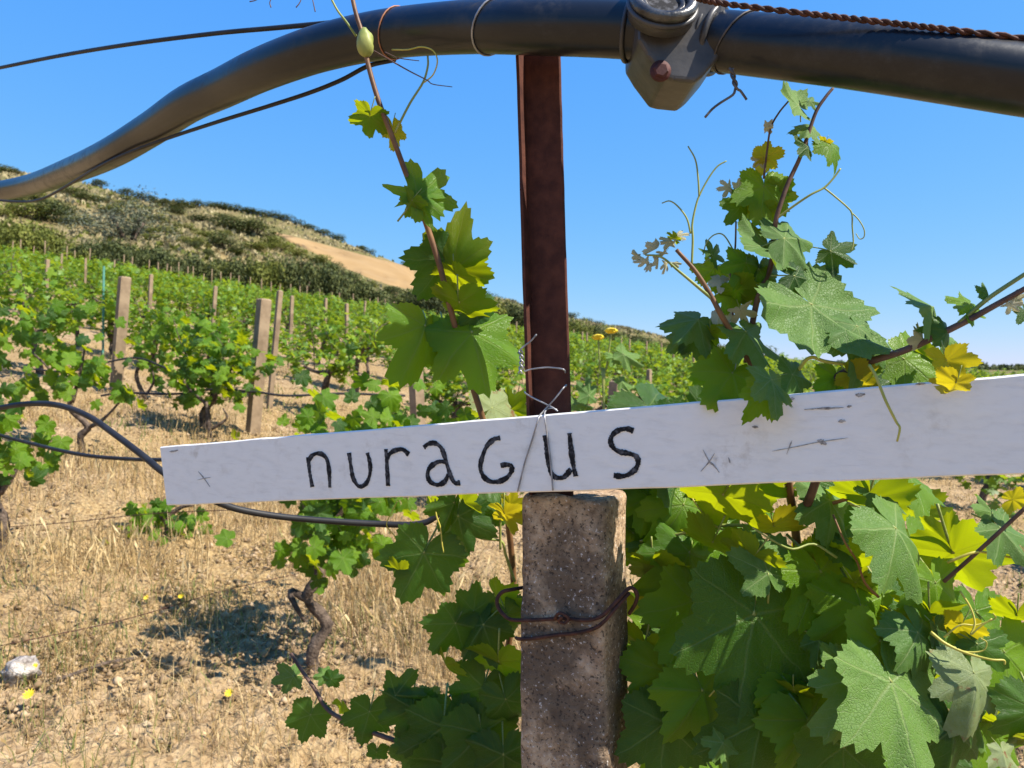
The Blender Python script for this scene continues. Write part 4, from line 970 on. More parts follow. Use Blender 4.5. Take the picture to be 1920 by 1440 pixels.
tube('wire_knot', [cp(1040, 1160, .005), cp(1048, 1150, .008), cp(1058, 1152, .010), cp(1066, 1160, .008), cp(1058, 1168, .009), cp(1048, 1164, .010), cp(1054, 1156, .012)], .0017, .0015, MAT['rustwire'], rw, 7, 5)

# ---------------------------------------------------------------- black irrigation pipe
PD = .05
pc = [(-330, 330, 30), (-160, 360, 32), (-70, 368, 33), (0, 358, 36), (60, 346, 39), (120, 325, 45), (200, 291, 54), (280, 244, 60), (350, 197, 66), (420, 164, 71), (480, 135, 76), (540, 111, 80), (600, 91, 83), (680, 72, 86), (760, 60, 89), (880, 51, 95), (1000, 50, 101), (1180, 56, 105), (1340, 76, 109), (1600, 103, 122), (1920, 149, 131), (2150, 184, 134), (2230, 196, 135)]
pipe_pts = [P(x, y, PD * 1440 / w) for x, y, w in pc]
pp = catmull(pipe_pts, 10)
pipe = empty('irrigation_pipe', pipe_pts[16], 'thick black plastic irrigation pipe bending over the top of the steel post', 'pipe')
V, F = tube_data(pp, PD / 2, 28)
obj('tube', mesh('tube', V, F, MAT['pipe']), pipe)
def pipe_frame(px):
    i = min(range(len(pp)), key=lambda j: abs((pp[j].x / pp[j].y) * 1440 + 960 - px))
    t = (pp[i + 1] - pp[i - 1]).normalized(); u = (Vector((0, 0, 1)) - t * t.z).normalized(); return pp[i], t, u, t.cross(u)
def prism(name, pts_px, d0, d1, mat, parent, bev=.0025):
    bm = bmesh.new(); a = [bm.verts.new(P(x, y, .66) * 1.0) for x, y in pts_px]
    V = []; c = Vector((sum(p[0] for p in pts_px) / len(pts_px), sum(p[1] for p in pts_px) / len(pts_px)))
    bm.free(); bm = bmesh.new(); mid = (d0 + d1) / 2
    f0 = []; f1 = []
    for x, y in pts_px:
        w = P(x, y, mid); f0.append(bm.verts.new((w.x, d0, w.z))); f1.append(bm.verts.new((w.x, d1, w.z)))
    n = len(f0); bm.faces.new(f0); bm.faces.new(list(reversed(f1)))
    for k in range(n): bm.faces.new((f0[k], f1[k], f1[(k + 1) % n], f0[(k + 1) % n]))
    bmesh.ops.recalc_face_normals(bm, faces=bm.faces)
    bmesh.ops.bevel(bm, geom=list(bm.edges), offset=bev, segments=3, affect='EDGES', profile=.6)
    me = bpy.data.meshes.new(name); bm.to_mesh(me); bm.free(); me.materials.append(MAT[mat])
    return obj(name, me, parent)
clampo = prism('saddle_clamp', [(1186, -30), (1183, 108), (1200, 136), (1230, 176), (1246, 180), (1284, 184), (1300, 172), (1334, 132), (1340, 40), (1338, -30)], .640, .715, 'clamp', pipe, .004)
def ring(name, c, axis, rad, th, mat, parent, seg=40, sub=8, sx=1.0):
    axis = axis.normalized(); u = axis.orthogonal().normalized(); w = axis.cross(u)
    pts = [c + (u * math.cos(2 * math.pi * k / seg) + w * math.sin(2 * math.pi * k / seg)) * rad for k in range(seg)]
    V, F = [], []
    for k in range(seg):
        o_ = (pts[k] - c).normalized()
        for j in range(sub):
            a = 2 * math.pi * j / sub; V.append(pts[k] + o_ * math.cos(a) * th + axis * math.sin(a) * th * sx)
    for k in range(seg):
        for j in range(sub):
            k2 = (k + 1) % seg; j2 = (j + 1) % sub; F.append((k * sub + j, k * sub + j2, k2 * sub + j2, k2 * sub + j))
    return obj(name, mesh(name, V, F, MAT[mat]), parent)
def sub_of(o, parent): # keep the world place when hung below a part
    o.parent = parent; o.location = Vector((0, 0, 0)); return o
for px_, th_ in ((1336, .0030), (1322, .0022), (1184, .0020)):
    c, t, u, w = pipe_frame(px_); sub_of(ring('collar', c, t, PD / 2 + .0015, th_, 'clamp', None), clampo)
oc_ = P(1243, 8, .634); oax = Vector((.05, -1, .62)).normalized()
for q_, (rd, th_, m_) in enumerate(((.0235, .0050, 'chrome'), (.0165, .0034, 'chrome'), (.0275, .0026, 'clamp'))):
    sub_of(ring('outlet_rim', oc_ + oax * (.004 - .003 * q_), oax, rd, th_, m_, None, 44, 10), clampo)
V, F = tube_data([oc_ - oax * .012, oc_ - oax * .004, oc_ + oax * .001], [.0275, .0275, .026], 30)
sub_of(obj('outlet', mesh('outlet', V, F, MAT['clamp'])), clampo)
V, F = tube_data([oc_ - oax * .002, oc_ + oax * .0012], [.0150, .0148], 24); sub_of(obj('bore_shade_disc', mesh('bore_shade_disc', V, F, MAT['ink'], False)), clampo)  # solid black disc painted in for the dark of the hollow outlet
c = P(1239, 132, .6385)
V, F = tube_data([c + Vector((0, .004, 0)), c + Vector((0, -.0015, 0)), c + Vector((0, -.0028, 0))], [.0068, .0066, .0052], 6)
sub_of(obj('bolt_head', mesh('bolt_head', V, F, MAT['bolt'], False)), clampo)
V, F = tube_data([c + Vector((0, .003, 0)), c + Vector((0, -.0002, 0))], [.0088, .0086], 24); sub_of(obj('washer', mesh('washer', V, F, MAT['bolt'])), clampo)

def pipe_wire(name, px_, skew, r, mat, label, tail=()):
    c, t, u, w = pipe_frame(px_); rad = PD / 2 + r
    pts = [c + u * math.cos(a) * rad + w * math.sin(a) * rad + t * skew * math.cos(a) for a in np.linspace(0, 2 * math.pi, 26)]
    q = pts + list(tail); V, F = tube_data(q, r, 7)
    e = empty(name, c + u * rad, label, 'wire'); obj('loop', mesh('loop', V, F, MAT[mat]), e); return e
pipe_wire('binding_wire', 926, .0085, .0010, 'zinc', 'grey wire looped round the black pipe beside the steel post')
pipe_wire('binding_wire', 741, .006, .0008, 'copperwire', 'thin copper coloured wire round the black pipe near the vine shoot')
e = pipe_wire('binding_wire', 1378, .010, .0008, 'darkwire', 'dark wire round the black pipe ending in a twisted tail beside the clamp')
for k in (0, 1):
    pts = []
    for i in range(10):
        t = i / 9; a = 9 * t + math.pi * k; pts.append(P(1371 + 10 * t + 3 * math.cos(a), 128 + 40 * t, .62 + .0012 * math.sin(a)))
    pts += [P(1374, 178, .62), P(1352, 192, .62), P(1336, 204, .62), P(1322, 220, .62)] if k == 0 else [P(1388, 170, .62), P(1394, 178, .62), P(1400, 187, .62)]
    tube('tail', pts, .0012, .0010, MAT['darkwire'], e, 6, 3)
# rusty twisted cable above the pipe
cpts = catmull([P(1290, -10, .60), P(1340, 4, .595), P(1500, 24, .575), P(1650, 41, .56), P(1800, 58, .545), P(2050, 88, .53), P(2230, 110, .52)], 40)
cab = empty('twisted_cable', cpts[0], 'rusty twisted wire cable running along the top of the black pipe', 'cable')
for k in range(2):
    pts = []
    for i, p in enumerate(cpts):
        t = (cpts[min(i + 1, len(cpts) - 1)] - cpts[max(i - 1, 0)]).normalized(); u = (Vector((0, 0, 1)) - t * t.z).normalized(); w = t.cross(u); a = i * .62 + math.pi * k + .5 * math.sin(i * .13)
        pts.append(p + (u * math.cos(a) + w * math.sin(a)) * .0012)
    V, F = tube_data(pts, [.0014 * random.uniform(.85, 1.15) for _ in pts], 6); obj('strand', mesh('strand', V, F, MAT['rustwire']), cab)
# thin hoses by the pipe
hose('drip_hose', [P(-120, 152, 1.6), P(0, 127, 1.4), P(120, 103, 1.25), P(250, 82, 1.12), P(400, 63, 1.02), P(520, 52, .95), P(640, 41, .895), P(700, 34, .885)], .0030, 'thin black hose rising to the top of the thick black pipe')
hose('drip_hose', [P(-60, 370, 1.9), P(30, 378, 1.75), P(75, 374, 1.62), P(120, 352, 1.5), P(200, 305, 1.28), P(290, 268, 1.17), P(400, 231, 1.06), P(500, 200, .985), P(580, 174, .93), P(640, 150, .895), P(690, 124, .865), P(740, 112, .84)], .0026, 'thin black hose hanging just below the thick black pipe')
hose('water_hose', [P(-120, 806, 1.35), P(-40, 778, 1.28), P(0, 765, 1.24), P(55, 757, 1.2), P(110, 760, 1.16), P(165, 780, 1.12), P(220, 818, 1.07), P(270, 856, 1.03), P(310, 888, 1.0), P(370, 922, 1.0), P(430, 950, 1.0), P(500, 965, 1.02), P(580, 974, 1.04), P(700, 982, 1.06), P(780, 983, 1.06), P(815, 970, 1.06), P(840, 940, 1.06)], .0044, 'black water hose arching to the left end of the sign and on below it')

# ---------------------------------------------------------------- the two grapevines at the sign
def px_leaves(parent, rows):
    for (x, y, d, s, tip, yaw, pit, mat, shp) in rows:
        add_leaf(parent, P(x, y, d), s / 1440 * d, tip, yaw, pit, mat, shp)
def px_tube(parent, name, pts, r0, r1, mat, seg=7):
    return tube(name, [P(*p) for p in pts], r0, r1, MAT[mat], parent, seg, 6)

vl = empty('grapevine', (-.05, 1.02, gh(-.05, 1.02)), 'grapevine whose single reddish shoot climbs past the sign to the black pipe', 'grapevine')
px_tube(vl, 'trunk', [(900, 2650, 1.02), (890, 2200, 1.0), (920, 1800, .98), (900, 1500, .96), (930, 1300, .95)], .030, .016, 'bark', 10)
px_tube(vl, 'cane', [(930, 1320, .95), (962, 1150, .92), (955, 1000, .90), (935, 890, .87), (905, 785, .83), (880, 705, .82), (850, 600, .80), (825, 500, .79), (792, 400, .785), (765, 335, .78), (735, 255, .775), (710, 190, .77), (690, 120, .77), (683, 75, .77), (668, 28, .77), (655, -30, .77)], .0040, .0021, 'cane', 9)
px_tube(vl, 'cane', [(965, 1090, .88), (948, 1040, .87), (940, 1015, .865), (905, 1010, .86), (868, 998, .855)], .0018, .0012, 'greencane')
px_tube(vl, 'cane', [(938, 1030, .865), (938, 985, .86), (940, 930, .855)], .0015, .0012, 'greencane')
px_tube(vl, 'cane', [(545, 1225, .97), (566, 1258, .96), (590, 1292, .95), (612, 1328, .94), (650, 1352, .92), (740, 1388, .90), (860, 1415, .90), (960, 1400, .92)], .0021, .0032, 'darkcane')
px_tube(vl, 'cane', [(930, 1240, .93), (860, 1290, .91), (820, 1330, .90), (760, 1400, .90)], .0018, .0012, 'darkcane')
px_tube(vl, 'tendril', [(740, 250, .775), (768, 195, .77), (793, 155, .77), (802, 125, .772), (802, 105, .775)], .0013, .0010, 'greencane')
px_tube(vl, 'tendril', [(735, 93, .79), (765, 93, .77), (790, 88, .76), (812, 95, .755), (820, 115, .755), (812, 140, .76), (795, 155, .765)], .0008, .0007, 'tendril')
px_tube(vl, 'tendril', [(700, 95, .78), (730, 112, .77), (765, 132, .765), (800, 150, .76), (812, 158, .76), (848, 163, .76)], .0009, .0004, 'darkcane')
px_tube(vl, 'tendril', [(722, 98, .78), (745, 108, .77), (768, 112, .765), (786, 114, .765)], .0006, .0004, 'darkcane')
px_tube(vl, 'tendril', [(668, 68, .775), (650, 42, .77), (632, 18, .77), (615, -15, .77)], .0012, .0010, 'greencane')
px_tube(vl, 'tendril', [(816, 935, .84), (818, 965, .835), (826, 990, .835), (829, 1020, .835), (832, 1036, .835)], .0010, .0007, 'tendril')
px_tube(vl, 'tendril', [(745, 940, .86), (735, 960, .86), (725, 985, .86), (742, 1010, .87), (748, 1060, .86), (747, 1080, .86)], .0006, .0005, 'tendril')
for (x0, pts) in ((0, [(468, 3), (480, 0), (500, -12)]), (1, [(508, 14), (506, 4), (512, -8)]), (2, [(555, 14), (562, 5), (568, -10)]), (3, [(591, 22), (588, 8), (584, -10)])):
    px_tube(vl, 'tendril', [(x, y, .78) for x, y in pts], .0006, .0004, 'darkcane')
# swollen knot where the shoot turns over the pipe
bm = bmesh.new(); bmesh.ops.create_icosphere(bm, subdivisions=3, radius=1)
for v in bm.verts:
    q = v.co.normalized(); k = 1 + .28 * float(vnoise(q.x * 2 + 3, q.z * 2 + q.y, 66)); v.co = Vector((q.x * .0085 * k, q.y * .008 * k, q.z * .0150 * k))
me = bpy.data.meshes.new('knot'); bm.to_mesh(me); bm.free(); me.materials.append(MAT['greencane']); me.polygons.foreach_set('use_smooth', [True] * len(me.polygons))
obj('knot', me, vl, P(685, 80, .768) - Vector(vl.location))
LITUP = .12
px_leaves(vl, [
    (692, 228, .775, 84, 205, -50, 10, 'leaf_lime', 2), (738, 250, .785, 66, 195, 30, -20, 'leaf_gold', 5),
    (800, 352, .775, 150, 35, 10, 52, 'leaf_fresh', 9), (768, 385, .77, 70, 215, 20, 30, 'leaf_lime', 4), (795, 372, .772, 105, 95, 0, 55, 'leaf_fresh', 9),
    (852, 478, .80, 160, 25, 25, -25, 'leaf_lime', 3), (822, 505, .81, 150, 200, -40, -35, 'leaf', 0), (862, 528, .80, 95, 170, 40, -20, 'leaf_lime', 5),
    (792, 632, .79, 165, 215, -35, 35, 'leaf_fresh', 6), (893, 650, .785, 200, 145, 25, 35, 'leaf_fresh', 1), (868, 585, .785, 130, 160, -10, -30, 'leaf_lime', 6), (838, 640, .80, 140, 190, 40, -25, 'leaf_fresh', 7), (905, 590, .80, 90, 110, 10, -30, 'leaf', 3),
    (935, 755, .85, 110, 60, 10, -30, 'leaf_brown', 0), (962, 762, .86, 80, 40, -10, -25, 'leaf_lime', 1), (905, 762, .87, 90, 330, 0, -25, 'leaf_lime', 0),
    (782, 1062, .84, 170, 208, 10, -15, 'leaf', 0), (745, 1068, .845, 60, 300, 20, 45, 'leaf_lime', 2), (862, 990, .83, 130, 178, 65, -10, 'leaf', 7), (845, 960, .835, 110, 190, -50, -20, 'leaf', 4), (878, 948, .83, 80, 110, 20, 50, 'leaf_lime', 4), (815, 950, .85, 70, 190, 50, -20, 'leaf_lime', 2),
    (950, 975, .84, 95, 175, 15, -15, 'leaf_gold', 4), (965, 945, .84, 60, 60, 0, -20, 'leaf_gold', 2), (930, 950, .86, 80, 20, 10, 20, 'leaf', 3),
    (890, 1130, .86, 88, 10, 10, -15, 'leaf', 8), (842, 1185, .85, 118, 215, -20, -10, 'leaf', 0), (893, 1190, .845, 130, 205, 65, 10, 'leaf', 7), (945, 1130, .87, 100, 120, 10, 30, 'leaf_lime', 1), (955, 1165, .86, 90, 160, -20, -10, 'leaf', 3), (838, 1255, .845, 80, 195, 60, 0, 'leaf_lime', 6),
    (940, 1255, .85, 160, 170, -20, -20, 'leaf_lime', 0), (900, 1310, .86, 140, 200, 15, -20, 'leaf', 1), (955, 1330, .84, 120, 165, 20, -15, 'leaf', 3),
    (577, 1355, .94, 92, 200, 0, -10, 'leaf', 8), (540, 1270, .96, 62, 250, 30, 10, 'leaf_grey', 2), (628, 1273, .95, 40, 90, 10, -10, 'leaf', 0), (605, 1268, .95, 38, 280, 0, 30, 'leaf_grey', 1), (646, 1332, .92, 50, 180, 30, 45, 'leaf_lime', 5), (688, 1352, .90, 105, 195, -10, -5, 'leaf', 0), (705, 1418, .92, 48, 190, 0, -20, 'leaf', 3),
    (758, 1305, .88, 100, 90, 15, 10, 'leaf', 4), (770, 1350, .88, 130, 190, -25, -5, 'leaf', 1), (812, 1320, .89, 70, 80, 10, 20, 'leaf_grey', 3), (830, 1395, .86, 190, 185, 10, -12, 'leaf', 0), (905, 1405, .85, 180, 175, -15, -8, 'leaf', 8), (775, 1425, .88, 130, 200, 20, -10, 'leaf', 3), (860, 1340, .88, 110, 150, 20, 10, 'leaf', 2), (945, 1440, .84, 150, 180, 10, -15, 'leaf', 1), (850, 1465, .86, 170, 180, 0, -10, 'leaf', 5)])
rr = random.Random(12)
for _ in range(9):
    x = rr.uniform(760, 975); y = rr.uniform(1290, 1560)
    if y < 1300 + (975 - x) * .35: continue
    d = rr.uniform(.90, 1.10); add_leaf(vl, P(x, y, d), rr.uniform(90, 150) / 1440 * .9, rr.gauss(185, 45), rr.gauss(0, 35), rr.gauss(0, 30), rr.choice(('leaf', 'leaf', 'leaf_lime')), rr.choice((0, 1, 2, 3, 4, 5, 6, 8, 10, 11, 12)))

vr = empty('grapevine', (.42, 1.05, gh(.42, 1.05)), 'big leafy grapevine crowding round the right half of the white sign', 'grapevine')
px_tube(vr, 'trunk', [(1530, 2600, 1.05), (1500, 2200, 1.02), (1560, 1850, .98), (1520, 1550, .95), (1540, 1380, .93)], .034, .018, 'bark', 10)
px_tube(vr, 'cane', [(1530, 1420, .92), (1545, 1280, .88), (1515, 1150, .82), (1500, 1070, .78), (1490, 980, .745), (1478, 905, .72), (1470, 830, .70), (1450, 760, .69), (1420, 700, .68), (1382, 640, .675), (1352, 590, .67), (1335, 558, .67), (1305, 510, .67), (1268, 468, .67)], .0052, .0017, 'cane', 9)
px_tube(vr, 'cane', [(1490, 985, .745), (1520, 930, .71), (1545, 840, .69), (1555, 730, .66), (1600, 690, .645), (1700, 655, .62), (1800, 608, .60), (1870, 570, .585), (1960, 520, .57)], .0044, .0020, 'darkcane', 9)
px_tube(vr, 'cane', [(1798, 606, .60), (1850, 562, .59), (1900, 528, .585), (1960, 490, .58)], .0018, .0016, 'greencane')
px_tube(vr, 'cane', [(1490, 965, .745), (1540, 950, .73), (1590, 935, .72), (1640, 920, .71)], .0022, .0016, 'cane')
px_tube(vr, 'cane', [(1400, 680, .70), (1412, 600, .695), (1425, 545, .69), (1445, 500, .69), (1452, 440, .685), (1456, 408, .68), (1475, 350, .68), (1498, 300, .68), (1512, 262, .68), (1530, 210, .68), (1548, 182, .68), (1562, 165, .68)], .0030, .0013, 'darkcane', 8)
px_tube(vr, 'cane', [(1432, 335, .69), (1438, 285, .69), (1445, 240, .69), (1460, 212, .69), (1478, 190, .69)], .0010, .0008, 'darkcane')
px_tube(vr, 'cane', [(1378, 640, .70), (1372, 560, .70), (1370, 500, .70), (1378, 470, .70), (1380, 415, .70)], .0012, .0008, 'darkcane')
px_tube(vr, 'cane', [(1770, 1090, .66), (1810, 1055, .645), (1860, 1010, .63), (1930, 945, .62)], .0018, .0016, 'darkcane')
px_tube(vr, 'cane', [(1500, 1090, .78), (1440, 1000, .75), (1360, 985, .76), (1280, 1000, .78), (1200, 1015, .80)], .0022, .0014, 'greencane')
px_tube(vr, 'cane', [(1520, 1270, .80), (1570, 1240, .77), (1610, 1215, .75), (1660, 1180, .73)], .0042, .0026, 'cane')
T = 'tendril'
px_tube(vr, T, [(1335, 560, .67), (1305, 535, .668), (1275, 510, .666), (1240, 482, .665), (1210, 478, .665)], .0016, .0008, 'greencane')
px_tube(vr, T, [(1297, 498, .67), (1299, 450, .67), (1298, 420, .67), (1305, 385, .67), (1312, 365, .67), (1328, 335, .67), (1345, 312, .67), (1362, 302, .67)], .0011, .0006, 'greencane')
px_tube(vr, T, [(1311, 368, .67), (1309, 335, .67), (1304, 300, .67), (1290, 274, .67)], .0009, .0006, 'greencane')
px_tube(vr, T, [(1295, 438, .67), (1288, 410, .67), (1272, 388, .67), (1256, 377, .67), (1241, 381, .67)], .0009, .0005, 'greencane')
px_tube(vr, T, [(1456, 410, .68), (1490, 385, .675), (1520, 365, .67), (1545, 352, .67), (1562, 335, .67), (1576, 316, .67)], .0011, .0008, 'greencane')
px_tube(vr, T, [(1545, 352, .67), (1565, 368, .668), (1588, 388, .667), (1597, 400, .666), (1598, 425, .667), (1600, 455, .668), (1596, 470, .668)], .0008, .0006, 'greencane')
px_tube(vr, T, [(1595, 397, .667), (1610, 412, .664), (1620, 430, .662), (1620, 444, .664), (1612, 448, .667), (1605, 438, .669)], .0006, .0004, 'greencane')
px_tube(vr, T, [(1380, 478, .70), (1358, 442, .70), (1340, 440, .70), (1325, 455, .70), (1318, 478, .70)], .0007, .0005, 'greencane')
px_tube(vr, T, [(1475, 700, .66), (1495, 695, .65), (1510, 676, .645), (1525, 670, .643), (1545, 677, .64), (1580, 682, .64), (1620, 682, .64)], .0017, .0014, 'tendril')
px_tube(vr, T, [(1630, 685, .60), (1642, 705, .59), (1660, 750, .58), (1680, 790, .575), (1687, 803, .572), (1682, 828, .572)], .0013, .0008, 'tendril')
px_tube(vr, T, [(1745, 1185, .64), (1770, 1205, .635), (1800, 1220, .63), (1830, 1230, .625), (1860, 1237, .62), (1882, 1238, .62), (1884, 1246, .62)], .0014, .0007, 'tendril')
px_tube(vr, T, [(1800, 1108, .64), (1820, 1140, .635), (1828, 1170, .63), (1820, 1190, .628), (1838, 1175, .626), (1860, 1160, .624)], .0009, .0006, 'tendril')
px_tube(vr, T, [(1770, 1195, .636), (1800, 1172, .632), (1830, 1172, .63), (1865, 1160, .628), (1862, 1150, .626)], .0008, .0005, 'tendril')
px_tube(vr, T, [(1775, 1210, .634), (1810, 1222, .63), (1842, 1220, .628), (1850, 1205, .627), (1838, 1196, .627)], .0008, .0005, 'tendril')
px_tube(vr, T, [(1520, 1395, .75), (1524, 1375, .745), (1540, 1370, .74), (1556, 1374, .74)], .0010, .0008, 'tendril')
LITUP = .45
px_leaves(vr, [   # above the sign
    (1486, 188, .685, 100, 290, 20, 40, 'leaf_grey', 5), (1525, 190, .69, 40, 70, 0, 30, 'leaf_grey', 4), (1516, 240, .68, 66, 185, 60, 25, 'leaf_grey', 7), (1508, 270, .675, 62, 275, 30, 55, 'leaf', 4), (1566, 282, .68, 84, 140, -30, 5, 'leaf_fresh', 3), (1545, 272, .685, 34, 200, 0, -20, 'leaf_gold', 2),
    (1442, 292, .695, 62, 60, 0, -20, 'leaf_gold', 5), (1425, 300, .70, 36, 230, 20, -10, 'leaf_pale', 2), (1440, 238, .69, 30, 90, 10, 60, 'leaf_pale', 4), (1362, 352, .70, 40, 260, 0, 20, 'leaf_pale', 9), (1390, 350, .70, 34, 60, 20, 10, 'leaf_pale', 4),
    (1432, 368, .69, 130, 200, 10, -25, 'leaf_fresh', 0), (1385, 392, .695, 76, 215, -40, -15, 'leaf', 2), (1462, 372, .70, 80, 70, 10, -35, 'leaf_lime', 1), (1420, 410, .70, 80, 190, 10, -35, 'leaf_lime', 3),
    (1490, 445, .675, 130, 60, -10, 45, 'leaf_grey', 1), (1440, 472, .672, 140, 190, 15, 40, 'leaf_grey', 5), (1572, 478, .675, 90, 80, 20, 62, 'leaf', 4), (1395, 505, .68, 90, 210, 0, -20, 'leaf_fresh', 1), (1420, 520, .685, 100, 200, 10, -20, 'leaf', 3),
    (1342, 472, .70, 66, 50, 20, -10, 'leaf', 9), (1330, 510, .70, 84, 230, 20, -25, 'leaf_fresh', 4), (1352, 528, .695, 50, 190, 0, 40, 'leaf_pale', 2), (1392, 552, .69, 90, 120, 10, -30, 'leaf_lime', 0), (1370, 560, .695, 70, 200, 20, 10, 'leaf_fresh', 1), (1392, 592, .69, 60, 160, 20, -10, 'leaf_pale', 9),
    (1505, 520, .668, 105, 100, 20, -10, 'leaf', 1),
    (1555, 600, .648, 265, 118, 5, 42, 'leaf_grey', 5), (1618, 632, .635, 165, 165, 10, 38, 'leaf_grey', 3),
    (1300, 608, .69, 120, 215, 55, 0, 'leaf_grey', 7), (1310, 640, .70, 80, 190, 50, -20, 'leaf', 7), (1345, 600, .70, 60, 200, 40, 10, 'leaf_pale', 7), (1285, 640, .71, 70, 170, 60, 10, 'leaf_grey', 7), (1335, 630, .70, 60, 175, 30, -20, 'leaf_lime', 4),
    (1412, 640, .665, 150, 160, -15, 42, 'leaf_grey', 4),
    (1362, 715, .66, 150, 220, 10, 5, 'leaf_fresh', 0), (1345, 700, .68, 110, 250, -10, -30, 'leaf_fresh', 1), (1452, 728, .605, 120, 195, -30, 25, 'leaf_grey', 2), (1430, 745, .602, 95, 215, 20, -5, 'leaf_fresh', 3), (1500, 705, .64, 95, 80, 10, 20, 'leaf_grey', 1), (1500, 735, .66, 80, 120, 0, -20, 'leaf', 3),
    (1720, 690, .64, 170, 95, 5, 60, 'leaf_fresh', 2), (1690, 705, .645, 120, 250, 0, 30, 'leaf', 0), (1760, 700, .65, 110, 80, 0, -20, 'leaf_lime', 3), (1612, 712, .64, 90, 100, 10, -35, 'leaf_gold', 0), (1570, 720, .65, 90, 200, 10, -20, 'leaf_fresh', 1), (1660, 712, .65, 90, 160, 10, -10, 'leaf', 3),
    (1782, 688, .560, 95, 165, 60, -20, 'leaf_gold', 7), (1786, 728, .553, 84, 178, -20, -30, 'leaf_gold', 6),
    (1745, 572, .60, 130, 268, 20, 76, 'leaf_grey', 7), (1812, 572, .598, 84, 230, 30, 30, 'leaf_fresh', 4), (1852, 545, .592, 46, 10, 50, 0, 'leaf', 7), (1770, 618, .60, 70, 290, 10, 55, 'leaf', 3), (1728, 630, .61, 56, 310, 20, 30, 'leaf_pale', 7), (1782, 645, .62, 60, 150, 20, 20, 'leaf_grey', 3), (1900, 575, .58, 40, 140, 20, 10, 'leaf_pale', 9), (1912, 560, .58, 36, 60, 20, 10, 'leaf_pale', 4), (1925, 590, .58, 50, 160, 20, 10, 'leaf', 2)])
LITUP = .32
